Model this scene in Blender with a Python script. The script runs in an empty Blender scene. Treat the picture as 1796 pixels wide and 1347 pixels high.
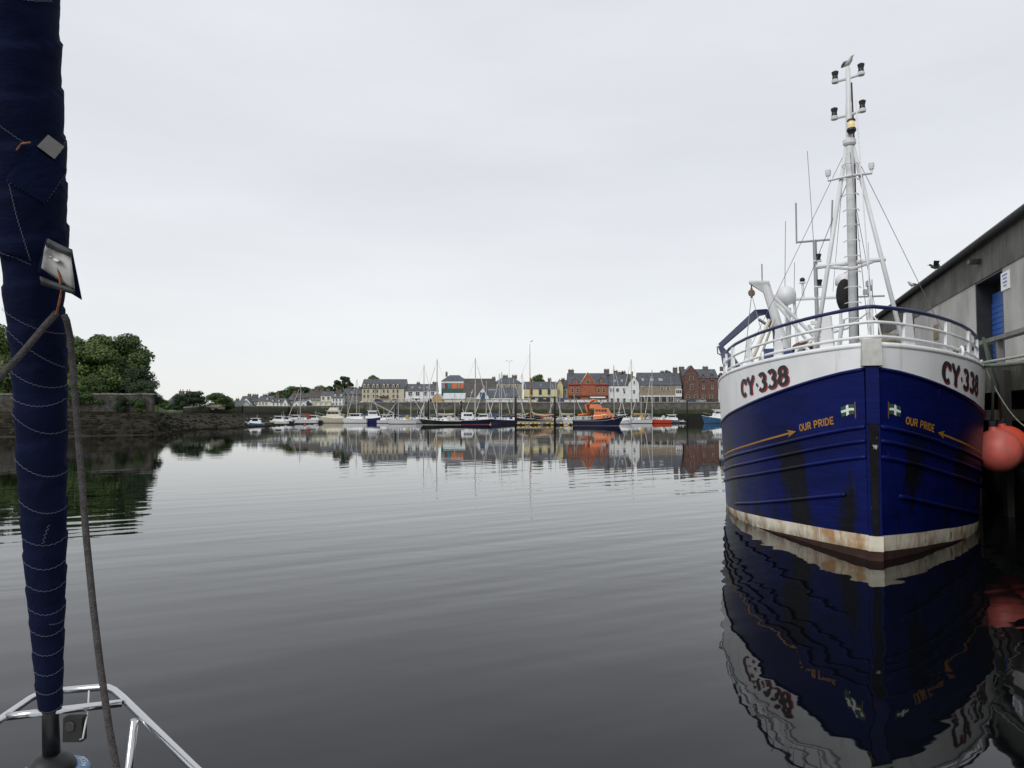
import bpy, math, random
from mathutils import Vector, Matrix, noise as mnoise
R = math.radians
random.seed(7)
S = bpy.context.scene
COL = S.collection
F = 1245.0; CZ = 2.7; PITCH = math.atan((728 - 673.5) / F)
# ------------------------------------------------------------------ camera, sky, sun
cam_d = bpy.data.cameras.new('camera'); cam = bpy.data.objects.new('camera', cam_d); COL.objects.link(cam)
cam.location = (0, 0, CZ); cam.rotation_euler = (R(90) + PITCH, 0, 0)
cam_d.sensor_width = 36; cam_d.lens = 36 * F / 1796; cam_d.clip_start = 0.05; cam_d.clip_end = 6000
S.camera = cam
SUN_EL, SUN_AZ = R(38), R(215)          # azimuth clockwise from +Y
W = bpy.data.worlds.new('World'); S.world = W; W.use_nodes = True
nt = W.node_tree; nt.nodes.clear()
def wn(t, **k):
    n = nt.nodes.new(t)
    for a, b in k.items(): setattr(n, a, b)
    return n
out = wn('ShaderNodeOutputWorld'); bg = wn('ShaderNodeBackground')
sky = wn('ShaderNodeTexSky', sky_type='NISHITA', sun_disc=False, sun_elevation=SUN_EL, sun_rotation=SUN_AZ)
skm = wn('ShaderNodeVectorMath', operation='SCALE'); skm.inputs['Scale'].default_value = 0.09
tc = wn('ShaderNodeTexCoord'); sep = wn('ShaderNodeSeparateXYZ')
ramp = wn('ShaderNodeValToRGB')
cr = ramp.color_ramp
cr.elements[0].position = 0.0; cr.elements[0].color = (0.87, 0.88, 0.855, 1)
cr.elements[1].position = 1.0; cr.elements[1].color = (0.755, 0.775, 0.82, 1)
e = cr.elements.new(0.10); e.color = (0.83, 0.855, 0.87, 1)
e = cr.elements.new(0.32); e.color = (0.755, 0.775, 0.82, 1)
mapn = wn('ShaderNodeMapping'); mapn.inputs['Scale'].default_value = (1.0, 1.0, 4.5)
nz = wn('ShaderNodeTexNoise'); nz.inputs['Scale'].default_value = 1.6; nz.inputs['Detail'].default_value = 5; nz.inputs['Roughness'].default_value = 0.5
mr = wn('ShaderNodeMapRange'); mr.inputs['From Min'].default_value = 0.3; mr.inputs['From Max'].default_value = 0.7
mr.inputs['To Min'].default_value = 0.98; mr.inputs['To Max'].default_value = 1.11
mul = wn('ShaderNodeVectorMath', operation='SCALE')
mix = wn('ShaderNodeMix', data_type='RGBA'); mix.inputs[0].default_value = 0.94
L = nt.links.new
L(tc.outputs['Generated'], sep.inputs[0]); L(sep.outputs['Z'], ramp.inputs[0])
L(tc.outputs['Generated'], mapn.inputs[0]); L(mapn.outputs[0], nz.inputs['Vector']); L(nz.outputs[0], mr.inputs[0])
L(ramp.outputs[0], mul.inputs[0]); L(mr.outputs[0], mul.inputs['Scale'])
L(sky.outputs[0], skm.inputs[0]); L(skm.outputs[0], mix.inputs[6]); L(mul.outputs[0], mix.inputs[7])
L(mix.outputs[2], bg.inputs[0]); bg.inputs[1].default_value = 1.0; L(bg.outputs[0], out.inputs[0])
sd = bpy.data.lights.new('sun', 'SUN'); sun = bpy.data.objects.new('sun', sd); COL.objects.link(sun)
sd.energy = 1.5; sd.angle = R(30); sd.color = (1, .97, .92)
to_sun = Vector((math.sin(SUN_AZ) * math.cos(SUN_EL), math.cos(SUN_AZ) * math.cos(SUN_EL), math.sin(SUN_EL)))
sun.rotation_euler = to_sun.to_track_quat('Z', 'Y').to_euler(); sun.location = to_sun * 50
S.view_settings.view_transform = 'Standard'; S.view_settings.look = 'None'
S.view_settings.exposure = 0.0; S.view_settings.gamma = 1.0
# ------------------------------------------------------------------ helpers
cp, sp = math.cos(PITCH), math.sin(PITCH)
def at(px, py, Y):
    xr = (px - 898) / F; u = (673.5 - py) / F
    d = Vector((xr, cp - u * sp, sp + u * cp))
    return Vector((0, 0, CZ)) + d * (Y / d.y)
def zat(py, Y): return at(898, py, Y).z
def xat(px, Y): return (px - 898) / F * Y * (1.0)
def Yw(py):                       # distance at which the water surface is seen at row py
    u = (673.5 - py) / F
    return CZ * (cp - u * sp) / -(sp + u * cp)

def thing(name, label, cat, loc=(0, 0, 0), rotz=0, group=None, scale=1):
    o = bpy.data.objects.new(name, None); COL.objects.link(o)
    o.location = loc; o.rotation_euler = (0, 0, rotz); o.scale = (scale,) * 3
    o.empty_display_size = .2
    o['label'] = label; o['category'] = cat
    if group: o['group'] = group
    return o
class MB:
    def __init__(s): s.v = []; s.f = []
    def add(s, v, f):
        n = len(s.v); s.v += [tuple(p) for p in v]; s.f += [tuple(i + n for i in q) for q in f]; return s
    def b(s, x0, x1, y0, y1, z0, z1):
        return s.add([(x0, y0, z0), (x1, y0, z0), (x1, y1, z0), (x0, y1, z0), (x0, y0, z1), (x1, y0, z1), (x1, y1, z1), (x0, y1, z1)],
                     [(3, 2, 1, 0), (4, 5, 6, 7), (0, 1, 5, 4), (1, 2, 6, 5), (2, 3, 7, 6), (3, 0, 4, 7)])
    def c(s, cx, cy, cz, sx, sy, sz, rz=0, M=None):
        k = MB().b(-sx / 2, sx / 2, -sy / 2, sy / 2, -sz / 2, sz / 2)
        m = M if M else Matrix.Rotation(rz, 4, 'Z')
        return s.add([m @ Vector(p) + Vector((cx, cy, cz)) for p in k.v], k.f)
    def t(s, pts, r, n=8, cap=True, closed=False):
        pts = [Vector(p) for p in pts]; m = len(pts)
        rs = r if isinstance(r, (list, tuple)) else [r] * m
        vs = []; nrm = None
        for i, p in enumerate(pts):
            a = pts[i - 1] if (i > 0 or closed) else p; c = pts[(i + 1) % m] if (i < m - 1 or closed) else p
            d = (c - a).normalized() if (c - a).length > 1e-9 else Vector((0, 0, 1))
            if nrm is None: nrm = d.orthogonal().normalized()
            nrm = (nrm - d * nrm.dot(d))
            nrm = nrm.normalized() if nrm.length > 1e-6 else d.orthogonal().normalized()
            bn = d.cross(nrm)
            for k in range(n):
                a_ = 2 * math.pi * k / n
                vs.append(p + (nrm * math.cos(a_) + bn * math.sin(a_)) * rs[i])
        fs = []
        for i in range(m if closed else m - 1):
            j = (i + 1) % m
            for k in range(n):
                k2 = (k + 1) % n
                fs.append((i * n + k, i * n + k2, j * n + k2, j * n + k))
        if cap and not closed:
            fs.append(tuple(range(n))[::-1]); fs.append(tuple((m - 1) * n + k for k in range(n)))
        return s.add(vs, fs)
    def lathe(s, prof, c=(0, 0, 0), n=16, M=None):
        vs = []; fs = []
        for (r, z) in prof:
            for k in range(n):
                a = 2 * math.pi * k / n
                p = Vector((r * math.cos(a), r * math.sin(a), z))
                if M: p = M @ p
                vs.append(p + Vector(c))
        for i in range(len(prof) - 1):
            for k in range(n):
                k2 = (k + 1) % n
                fs.append((i * n + k, i * n + k2, (i + 1) * n + k2, (i + 1) * n + k))
        fs.append(tuple(range(n))[::-1]); fs.append(tuple((len(prof) - 1) * n + k for k in range(n)))
        return s.add(vs, fs)
    def ball(s, c, r, n=16, m=10, sq=(1, 1, 1)):
        prof = [(max(.001, math.sin(math.pi * i / m)) * r, -math.cos(math.pi * i / m) * r) for i in range(m + 1)]
        return s.lathe(prof, c, n, Matrix.Diagonal((*sq, 1)))
    def ext(s, poly, a0, a1, axis='y'):      # extrude a 2D polygon; axis y: poly in xz; axis x: poly in yz; axis z: poly in xy
        n = len(poly)
        def P(p, a): return (p[0], a, p[1]) if axis == 'y' else ((a, p[0], p[1]) if axis == 'x' else (p[0], p[1], a))
        vs = [P(p, a0) for p in poly] + [P(p, a1) for p in poly]
        fs = [tuple(range(n)), tuple(range(2 * n - 1, n - 1, -1))] + [(i, i + n, (i + 1) % n + n, (i + 1) % n) for i in range(n)]
        return s.add(vs, fs)
    def mesh(s, name, mat, smooth=False):
        me = bpy.data.meshes.new(name); me.from_pydata(s.v, [], s.f)
        if smooth: me.polygons.foreach_set('use_smooth', [True] * len(me.polygons))
        if mat: me.materials.append(mat)
        me.update(); return me
def fixn(me):
    import bmesh
    bm = bmesh.new(); bm.from_mesh(me); bmesh.ops.recalc_face_normals(bm, faces=bm.faces[:]); bm.to_mesh(me); bm.free()
def link(name, me, parent=None, loc=None):
    o = bpy.data.objects.new(name, me); COL.objects.link(o)
    if parent: o.parent = parent
    if loc: o.location = loc
    return o
def part(name, mb, mat, parent=None, smooth=False, fix=True, label=None):
    me = mb.mesh(name, mat, smooth)
    if fix: fixn(me)
    o = link(name, me, parent)
    if label: o['label'] = label
    return o
def solo(name, mb, mat, label, cat, group=None, smooth=False):
    o = part(name, mb, mat, None, smooth); o['label'] = label; o['category'] = cat
    if group: o['group'] = group
    return o
def struct(o, kind='structure'): o['kind'] = kind; return o
def recentre(o):                    # put a mesh object's origin at its base centre
    me = o.data; xs = [v.co for v in me.vertices]
    c = Vector(((min(p.x for p in xs) + max(p.x for p in xs)) / 2, (min(p.y for p in xs) + max(p.y for p in xs)) / 2, min(p.z for p in xs)))
    me.transform(Matrix.Translation(-c)); o.location = c; return o
# ------------------------------------------------------------------ materials
MC = {}
def M(name, col, rough=.7, metal=0, var=.12, scale=2.0, bump=0, bscale=12, detail=5, stretch=(1, 1, 1), spec=.5, col2=None, lo=.35, hi=.65, coat=0, emit=0, island=0):
    if name in MC: return MC[name]
    m = bpy.data.materials.new(name); m.use_nodes = True; MC[name] = m
    t = m.node_tree; b = t.nodes['Principled BSDF']; l = t.links.new
    b.inputs['Roughness'].default_value = rough; b.inputs['Metallic'].default_value = metal
    b.inputs['Specular IOR Level'].default_value = spec; b.inputs['Coat Weight'].default_value = coat
    tcn = t.nodes.new('ShaderNodeTexCoord'); mp = t.nodes.new('ShaderNodeMapping'); mp.inputs['Scale'].default_value = stretch
    l(tcn.outputs['Object'], mp.inputs[0])
    n = t.nodes.new('ShaderNodeTexNoise'); n.inputs['Scale'].default_value = scale; n.inputs['Detail'].default_value = detail
    l(mp.outputs[0], n.inputs['Vector'])
    r = t.nodes.new('ShaderNodeMapRange'); r.inputs['From Min'].default_value = lo; r.inputs['From Max'].default_value = hi
    l(n.outputs[0], r.inputs[0])
    mx = t.nodes.new('ShaderNodeMix'); mx.data_type = 'RGBA'
    a = tuple(max(0, c * (1 - var)) for c in col); c2 = col2 if col2 else tuple(min(1, c * (1 + var)) for c in col)
    mx.inputs[6].default_value = (*(col if col2 else a), 1); mx.inputs[7].default_value = (*c2, 1)
    l(r.outputs[0], mx.inputs[0])
    last = mx.outputs[2]
    if island:
        g = t.nodes.new('ShaderNodeNewGeometry'); hs = t.nodes.new('ShaderNodeHueSaturation')
        rr = t.nodes.new('ShaderNodeMapRange'); rr.inputs['To Min'].default_value = 1 - island; rr.inputs['To Max'].default_value = 1 + island
        l(g.outputs['Random Per Island'], rr.inputs[0]); l(rr.outputs[0], hs.inputs['Value']); l(last, hs.inputs['Color']); last = hs.outputs[0]
    l(last, b.inputs['Base Color'])
    if bump:
        n2 = t.nodes.new('ShaderNodeTexNoise'); n2.inputs['Scale'].default_value = bscale; n2.inputs['Detail'].default_value = 6
        l(mp.outputs[0], n2.inputs['Vector'])
        bp = t.nodes.new('ShaderNodeBump'); bp.inputs['Strength'].default_value = bump; bp.inputs['Distance'].default_value = .05
        l(n2.outputs[0], bp.inputs['Height']); l(bp.outputs[0], b.inputs['Normal'])
    if emit:
        b.inputs['Emission Color'].default_value = (*col, 1); b.inputs['Emission Strength'].default_value = emit
    return m
def overlay(m, col, scale, stretch, lo, hi, amount=1.0, zlo=None, zhi=None, rough=None):
    """streaks or stains with a shape of their own laid over a material"""
    t = m.node_tree; b = t.nodes['Principled BSDF']; l = t.links.new
    src = b.inputs['Base Color'].links[0].from_socket
    tcn = t.nodes.new('ShaderNodeTexCoord'); mp = t.nodes.new('ShaderNodeMapping'); mp.inputs['Scale'].default_value = stretch
    mp.inputs['Location'].default_value = (random.random() * 9, random.random() * 9, random.random() * 9)
    l(tcn.outputs['Object'], mp.inputs[0])
    n = t.nodes.new('ShaderNodeTexNoise'); n.inputs['Scale'].default_value = scale; n.inputs['Detail'].default_value = 6; n.inputs['Roughness'].default_value = .6
    l(mp.outputs[0], n.inputs['Vector'])
    r = t.nodes.new('ShaderNodeMapRange'); r.inputs['From Min'].default_value = lo; r.inputs['From Max'].default_value = hi; r.inputs['To Max'].default_value = amount
    l(n.outputs[0], r.inputs[0]); fac = r.outputs[0]
    if zlo is not None:
        sx = t.nodes.new('ShaderNodeSeparateXYZ'); l(tcn.outputs['Object'], sx.inputs[0])
        zr = t.nodes.new('ShaderNodeMapRange'); zr.inputs['From Min'].default_value = zlo; zr.inputs['From Max'].default_value = zhi
        zr.inputs['To Min'].default_value = 1; zr.inputs['To Max'].default_value = 0
        l(sx.outputs['Z'], zr.inputs[0])
        mm = t.nodes.new('ShaderNodeMath'); mm.operation = 'MULTIPLY'; l(fac, mm.inputs[0]); l(zr.outputs[0], mm.inputs[1]); fac = mm.outputs[0]
    mx = t.nodes.new('ShaderNodeMix'); mx.data_type = 'RGBA'; mx.inputs[7].default_value = (*col, 1)
    l(fac, mx.inputs[0]); l(src, mx.inputs[6]); l(mx.outputs[2], b.inputs['Base Color'])
    return m
def blocks(m, w, h, mortar, depth=.4, axis='xz'):
    """masonry joints as colour and fine relief, for walls too far away to tell the stones apart"""
    t = m.node_tree; b = t.nodes['Principled BSDF']; l = t.links.new
    src = b.inputs['Base Color'].links[0].from_socket
    tcn = t.nodes.new('ShaderNodeTexCoord'); s_ = t.nodes.new('ShaderNodeSeparateXYZ'); cb = t.nodes.new('ShaderNodeCombineXYZ')
    l(tcn.outputs['Object'], s_.inputs[0]); ad = t.nodes.new('ShaderNodeMath'); l(s_.outputs['X'], ad.inputs[0]); l(s_.outputs['Y'], ad.inputs[1])
    l(ad.outputs[0], cb.inputs[0]); l(s_.outputs['Z'], cb.inputs[1])
    br = t.nodes.new('ShaderNodeTexBrick'); br.inputs['Scale'].default_value = 1; br.inputs['Brick Width'].default_value = w; br.inputs['Row Height'].default_value = h
    br.inputs['Mortar Size'].default_value = .025; br.inputs['Color1'].default_value = (.75, .75, .75, 1); br.inputs['Color2'].default_value = (1.15, 1.15, 1.15, 1); br.inputs['Mortar'].default_value = (*mortar, 1)
    l(cb.outputs[0], br.inputs['Vector'])
    mx = t.nodes.new('ShaderNodeMix'); mx.data_type = 'RGBA'; mx.blend_type = 'MULTIPLY'; mx.inputs[0].default_value = 1
    l(src, mx.inputs[6]); l(br.outputs['Color'], mx.inputs[7]); l(mx.outputs[2], b.inputs['Base Color'])
    bp = t.nodes.new('ShaderNodeBump'); bp.inputs['Strength'].default_value = depth; bp.inputs['Distance'].default_value = .04; bp.invert = True
    l(br.outputs['Fac'], bp.inputs['Height']); l(bp.outputs[0], b.inputs['Normal'])
    return m
white = M('white_paint', (.83, .84, .85), .45, var=.06, scale=1.5)
white_far = M('white_render', (.72, .73, .72), .85, var=.08, scale=.5)
slate = M('slate', (.075, .082, .095), .6, var=.3, scale=1.2, bump=.3, bscale=6)
slate2 = M('slate_brown', (.07, .062, .058), .65, var=.3, scale=1.2, bump=.3, bscale=6)
glass = M('window_glass', (.02, .024, .028), .12, var=.4, scale=.8)
dark = M('dark_metal', (.02, .02, .022), .5, var=.3)
stone_g = M('grey_stone', (.2, .195, .185), .9, var=.3, scale=1.0, bump=.3); blocks(stone_g, .9, .4, (.55, .55, .55))
beige = M('beige_render', (.52, .48, .38), .9, var=.08, scale=.4)
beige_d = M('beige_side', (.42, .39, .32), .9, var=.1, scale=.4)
yellow = M('yellow_render', (.66, .58, .3), .9, var=.07, scale=.4)
orange = M('orange_brick', (.36, .125, .065), .9, var=.15, scale=.8); blocks(orange, .5, .2, (.8, .8, .8), .2)
redtrim = M('dark_red_trim', (.26, .04, .04), .7)
sandred = M('red_sandstone', (.15, .08, .065), .9, var=.2, scale=.8); blocks(sandred, .8, .35, (.7, .7, .7), .3)
tan = M('tan_harling', (.27, .22, .16), .95, var=.15, scale=.6)
bluep = M('blue_shopfront', (.05, .1, .3), .6)
cream = M('cream_paint', (.68, .64, .52), .7)
ashl = M('ashlar_trim', (.55, .48, .38), .9)
wood = M('weathered_wood', (.25, .19, .13), .8, var=.3, scale=4, stretch=(1, 1, .2))
ochre = M('ochre_cladding', (.5, .33, .12), .8, var=.12, stretch=(6, 6, .3))
metalroof = M('pale_metal_roof', (.5, .54, .52), .45, var=.06)
chim_m = M('chimney_stone', (.13, .11, .1), .9, var=.3)
pot_m = M('chimney_pot_clay', (.36, .2, .12), .8)
steel = M('stainless_steel', (.62, .62, .63), .18, metal=1, var=.05)
alu = M('aluminium_mast', (.5, .5, .5), .4, metal=.6, var=.05)
varn = M('varnished_spar', (.3, .17, .08), .5, var=.2)
rubber = M('black_rubber', (.015, .015, .016), .6)
conc = M('concrete', (.3, .29, .27), .9, var=.2, scale=1.2, bump=.25, bscale=18)
# ------------------------------------------------------------------ water
wm = bpy.data.materials.new('water'); wm.use_nodes = True
t = wm.node_tree; b = t.nodes['Principled BSDF']; l = t.links.new
b.inputs['Base Color'].default_value = (.0025, .003, .0035, 1); b.inputs['Roughness'].default_value = .02
b.inputs['IOR'].default_value = 1.333
g = t.nodes.new('ShaderNodeTexCoord')
def wave(scale, stretch, rot, detail, rough=.5):
    mp = t.nodes.new('ShaderNodeMapping'); mp.vector_type = 'TEXTURE'; mp.inputs['Rotation'].default_value = (0, 0, R(rot)); mp.inputs['Scale'].default_value = tuple(1 / q for q in stretch)
    n = t.nodes.new('ShaderNodeTexNoise'); n.inputs['Scale'].default_value = scale; n.inputs['Detail'].default_value = detail; n.inputs['Roughness'].default_value = rough
    l(g.outputs['Object'], mp.inputs[0]); l(mp.outputs[0], n.inputs['Vector']); return n.outputs[0]
def scl(s, k):
    m_ = t.nodes.new('ShaderNodeMath'); m_.operation = 'MULTIPLY'; m_.inputs[1].default_value = k; l(s, m_.inputs[0]); return m_.outputs[0]
def add_(a, c):
    m_ = t.nodes.new('ShaderNodeMath'); l(a, m_.inputs[0]); l(c, m_.inputs[1]); return m_.outputs[0]
h1 = scl(wave(1.0, (.13, .95, 1), 33, 1.0), .031)      # slow swell left by passing boats
h2 = add_(scl(wave(1.0, (.3, 2.3, 1), 24, 1.2), .0066), scl(wave(1.0, (.6, 2.0, 1), -14, 1.2), .0035))            # shorter ripples
h3 = scl(wave(1.0, (2.0, 7, 1), 8, 1), .00045)           # fine shiver
patch_ = wave(.035, (1, 1.6, 1), 0, 2)
pr = t.nodes.new('ShaderNodeMapRange'); pr.inputs['From Min'].default_value = .35; pr.inputs['From Max'].default_value = .65; pr.inputs['To Min'].default_value = .3; pr.inputs['To Max'].default_value = 1.35
l(patch_, pr.inputs[0])
vd = t.nodes.new('ShaderNodeVectorMath'); vd.operation = 'DISTANCE'; vd.inputs[1].default_value = (-1, 6, 0); l(g.outputs['Object'], vd.inputs[0])
nr = t.nodes.new('ShaderNodeMapRange'); nr.interpolation_type = 'SMOOTHSTEP'; nr.inputs['From Min'].default_value = 5; nr.inputs['From Max'].default_value = 38; nr.inputs['To Min'].default_value = 1; nr.inputs['To Max'].default_value = .16
l(vd.outputs['Value'], nr.inputs[0])          # ripples spread from the yacht's own movement and die away with distance
mk_ = t.nodes.new('ShaderNodeMath'); mk_.operation = 'MULTIPLY'; l(pr.outputs[0], mk_.inputs[0]); l(nr.outputs[0], mk_.inputs[1])
mm = t.nodes.new('ShaderNodeMath'); mm.operation = 'MULTIPLY'; l(add_(add_(h1, h2), h3), mm.inputs[0]); l(mk_.outputs[0], mm.inputs[1])
bp = t.nodes.new('ShaderNodeBump'); bp.inputs['Strength'].default_value = 1; bp.inputs['Distance'].default_value = 1.0
l(mm.outputs[0], bp.inputs['Height']); l(bp.outputs[0], b.inputs['Normal'])
struct(part('water', MB().add([(-1500, -300, 0), (1500, -300, 0), (1500, 1800, 0), (-1500, 1800, 0)], [(0, 1, 2, 3)]), wm, fix=False))
# ------------------------------------------------------------------ shore and land
def interp(x, tab):
    if x <= tab[0][0]: return tab[0][1]
    for (a, p), (c, q) in zip(tab, tab[1:]):
        if x <= c: return p + (q - p) * (x - a) / (c - a)
    return tab[-1][1]
SHORE = [(-900, 84), (0, 88), (120, 90), (260, 97), (300, 112), (345, 128), (400, 140), (470, 165), (545, 205), (590, 275), (640, 284), (900, 291), (2700, 297)]
TOP = [(-900, 112), (276, 112), (300, 150), (330, 190), (425, 216), (505, 300), (2700, 301)]
TOPZ = [(-900, 3.4), (276, 3.4), (300, 3.2), (330, 3.4), (400, 3.6), (440, 3.6), (480, 3.4), (520, 3.6), (640, 3.6), (760, 3.0), (860, 2.0), (960, .2), (2700, .2)]
GZ = [(-900, 4.2), (276, 4.2), (300, 3.4), (330, 4.4), (425, 5.0), (505, 5.9), (600, 6.2), (650, 8.1), (2700, 8.1)]
def fbm(x, y, s): return mnoise.fractal(Vector((x * s, y * s, 3.1)), .9, 2.1, 5)
weed = M('wrack_shore', (.010, .009, .005), .95, var=.5, scale=.35, bump=.8, bscale=2.5, col2=(.034, .029, .013), lo=.4, hi=.75, spec=.2)
overlay(weed, (.13, .12, .1), 1.5, (.25, 1.2, 1), .66, .74, .5)
mb = MB(); cols = [(-400 + i * 4.5) for i in range(310)]; NR = 46
for p in cols:
    ys, yt, zt = interp(p, SHORE), interp(p, TOP), interp(p, TOPZ)
    yt = max(yt, ys + 3)
    for j in range(NR):
        v = j / (NR - 1); Y = ys - 2 + (yt + 1 - ys + 2) * v
        X = xat(p, Y)
        z = -.25 + (zt + .25) * v ** interp(p, [(300, .85), (400, 1.6), (470, 2.6), (560, 2.6), (600, 1.0)])
        z += (fbm(X, Y, .16) * .35 + fbm(X, Y, .8) * .16) * min(1, v * 6) * (1 - .5 * v)
        mb.v.append((X, Y, z))
for i in range(len(cols) - 1):
    for j in range(NR - 1):
        a = i * NR + j; mb.f.append((a, a + NR, a + NR + 1, a + 1))
struct(part('shore', mb, weed, smooth=True))
grass = M('rough_grass', (.06, .09, .03), .95, var=.3, scale=.2, bump=.5)
HILL = [(-900, 3), (260, 2), (420, 2), (480, 4), (560, 7), (640, 7), (900, 6), (1200, 5), (2700, 5)]
mb = MB(); cols = sorted(set([-900 + i * 30 for i in range(121)] + [270 + i * 5 for i in range(60)])); NR = 26
def land_z(p, Y):
    yt = interp(p, TOP); gz = interp(p, GZ)
    d = Y - yt
    k = max(0, min(1, (d - 45) / 160)) if p > 420 else max(0, min(1, (d - 60) / 160))
    return gz + interp(p, HILL) * k * k * (3 - 2 * k)
for p in cols:
    yt = interp(p, TOP)
    mb.v.append((xat(p, yt + .4), yt + .4, -1))
    for j in range(NR):
        v = j / (NR - 1); Y = yt + .4 + (1700 - yt) * v ** 2.6
        mb.v.append((xat(p, Y), Y, land_z(p, Y)))
NR += 1
for i in range(len(cols) - 1):
    for j in range(NR - 1):
        a = i * NR + j; mb.f.append((a, a + NR, a + NR + 1, a + 1))
struct(part('ground', mb, grass, smooth=True))
asph = M('asphalt', (.06, .06, .062), .9)
struct(part('road', MB().b(xat(655, 309), xat(1700, 309), 302.2, 317, 8.105, 8.125), asph))
# seaweed covered stones
rk = MB(); rnd = random.Random(3)
for i in range(1500):
    p = rnd.uniform(-60, 620); ys, yt = interp(p, SHORE), interp(p, TOP); v = rnd.random() ** 1.6
    Y = ys + (yt - ys) * v * .9; X = xat(p, Y); z = max(0, -.25 + (interp(p, TOPZ) + .25) * ((Y - ys + 2) / (yt + 3 - ys)) ** interp(p, [(300, .85), (400, 1.6), (470, 2.6), (560, 2.6), (600, 1.0)]))
    r = rnd.uniform(.12, .5) * (1.3 if rnd.random() < .1 else 1); sx, sy, sz = rnd.uniform(.8, 1.8), rnd.uniform(.7, 1.2), rnd.uniform(.35, .7)
    n0 = len(rk.v); pts = []
    for k in range(5): a = k * 1.257 + rnd.uniform(-.3, .3); pts.append((X + math.cos(a) * r * sx, Y + math.sin(a) * r * sy, z - .08))
    for k in range(5): a = k * 1.257 + rnd.uniform(-.3, .3); q = rnd.uniform(.5, .8); pts.append((X + math.cos(a) * r * sx * q, Y + math.sin(a) * r * sy * q, z + r * sz * rnd.uniform(.6, 1.1)))
    rk.add(pts, [(k, (k + 1) % 5, 5 + (k + 1) % 5, 5 + k) for k in range(5)] + [(5, 6, 7, 8, 9)])
o = struct(part('shore_stones', rk, M('weedy_stones', (.012, .011, .006), .9, island=.6, col2=(.05, .044, .026), lo=.5, hi=.8, scale=.3, spec=.2)), 'stuff')
o['label'] = 'dark stones covered in brown seaweed along the low tide shore'
# ------------------------------------------------------------------ harbour wall
wallm = M('harbour_masonry', (.13, .12, .105), .9, var=.35, scale=.6, bump=.4, bscale=4); blocks(wallm, 1.2, .5, (.5, .5, .5))
overlay(wallm, (.035, .05, .014), .5, (1, 1, .5), .25, .42, .95, 5.2, 5.9)
overlay(wallm, (.008, .008, .007), .6, (1, 1, .3), .15, .35, .97, 3.4, 4.3)
hw = thing('harbour_wall', 'long grey stone harbour wall with green weed below the town street', 'wall', (xat(1000, 300), 300, -.5))
x0, x1 = xat(640, 300) - hw.location.x, xat(1720, 300) - hw.location.x
part('wall_face', MB().b(x0, x1, 0, 2.2, 0, 8.45), wallm, hw)
part('coping', MB().b(x0, x1, -.25, .6, 8.453, 8.75), conc, hw)
post_me = MB().b(-.05, .05, -.05, .05, 0, 1.05).mesh('rail_post', dark)
k = 0
x = x0 + 1
while x < x1:
    link('rail_post', post_me, hw, (x, .2, 8.74)); x += 4.0
part('rail', MB().b(x0 + 1, x1 - 1, .17, .23, 9.72, 9.78).b(x0 + 1, x1 - 1, .17, .23, 9.3, 9.35), dark, hw)
# white concrete barriers on the street edge
bar_me = MB().ext([(-.3, 0), (.3, 0), (.14, .45), (.12, .95), (-.12, .95), (-.14, .45)], -1.5, 1.5, 'x').mesh('barrier', M('white_barrier', (.66, .66, .64), .8, var=.15)); fixn(bar_me)
BL = ['the glazed white gable', 'the slate-roofed hall', 'the hall and the villa', 'the right end of the hall', 'the gap left of the yellow shop', 'the left corner of the yellow shop', 'the middle of the yellow shop', 'the grey-blue house', 'the left chimney of the orange brick shop', 'the left half of the orange brick shop', 'the central gable of the orange brick shop', 'the white awning', 'the right end of the orange brick shop']
for i, p in enumerate([858, 872, 886, 900, 908, 921, 934, 996, 1004, 1018, 1031, 1049, 1058]):
    o = link('concrete_barrier', bar_me, None, (xat(p, 301.4), 301.4, 8.25)); o['label'] = 'white concrete barrier block before ' + BL[i]; o['category'] = 'barrier'; o['group'] = 'white barriers along the harbour wall'
# ------------------------------------------------------------------ buildings
WC = {}
def window(parent, x, z, w, h, y=-.05, frame=None, bars=1, d=.1):
    frame = frame or white_far
    key = (round(w, 2), round(h, 2), frame.name, bars)
    if key not in WC:
        f = .11 if w < 1.6 else .14
        fr = MB().b(-w / 2 - f, -w / 2, -d, .05, -h / 2 - f, h / 2 + f).b(w / 2, w / 2 + f, -d, .05, -h / 2 - f, h / 2 + f).b(-w / 2, w / 2, -d, .05, h / 2, h / 2 + f).b(-w / 2, w / 2, -d * 1.6, .05, -h / 2 - f, -h / 2)
        if bars: fr.b(-w / 2, w / 2, -d * .5, .04, -.04, .04)
        if bars > 1: fr.b(-.04, .04, -d * .55, .038, -h / 2, h / 2)
        WC[key] = (fr.mesh('window', frame), MB().b(-w / 2, w / 2, -.03, .03, -h / 2, h / 2).mesh('pane', glass))
    a, c = WC[key]
    o = link('window', a, parent, (x, y, z)); link('pane', c, o)
    return o
def roof_slabs(x0, x1, y0, ym, y1, he, hr, ov=.3, th=.16):
    m = MB()
    for ya, yb in ((y0, ym), (y1, ym)):
        d = Vector((0, yb - ya, hr - he)).normalized(); e_ = Vector((0, ya, he)) - d * ov; n = Vector((0, -(hr - he), yb - ya)).normalized()
        if n.z < 0: n = -n
        tp = Vector((0, yb, hr)) + d * .02
        q = [e_ + n * .02, tp + n * .02, tp + n * (.02 + th), e_ + n * (.02 + th)]
        m.ext([(p.y, p.z) for p in q], x0 - .15, x1 + .15, 'x')
    return m
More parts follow.
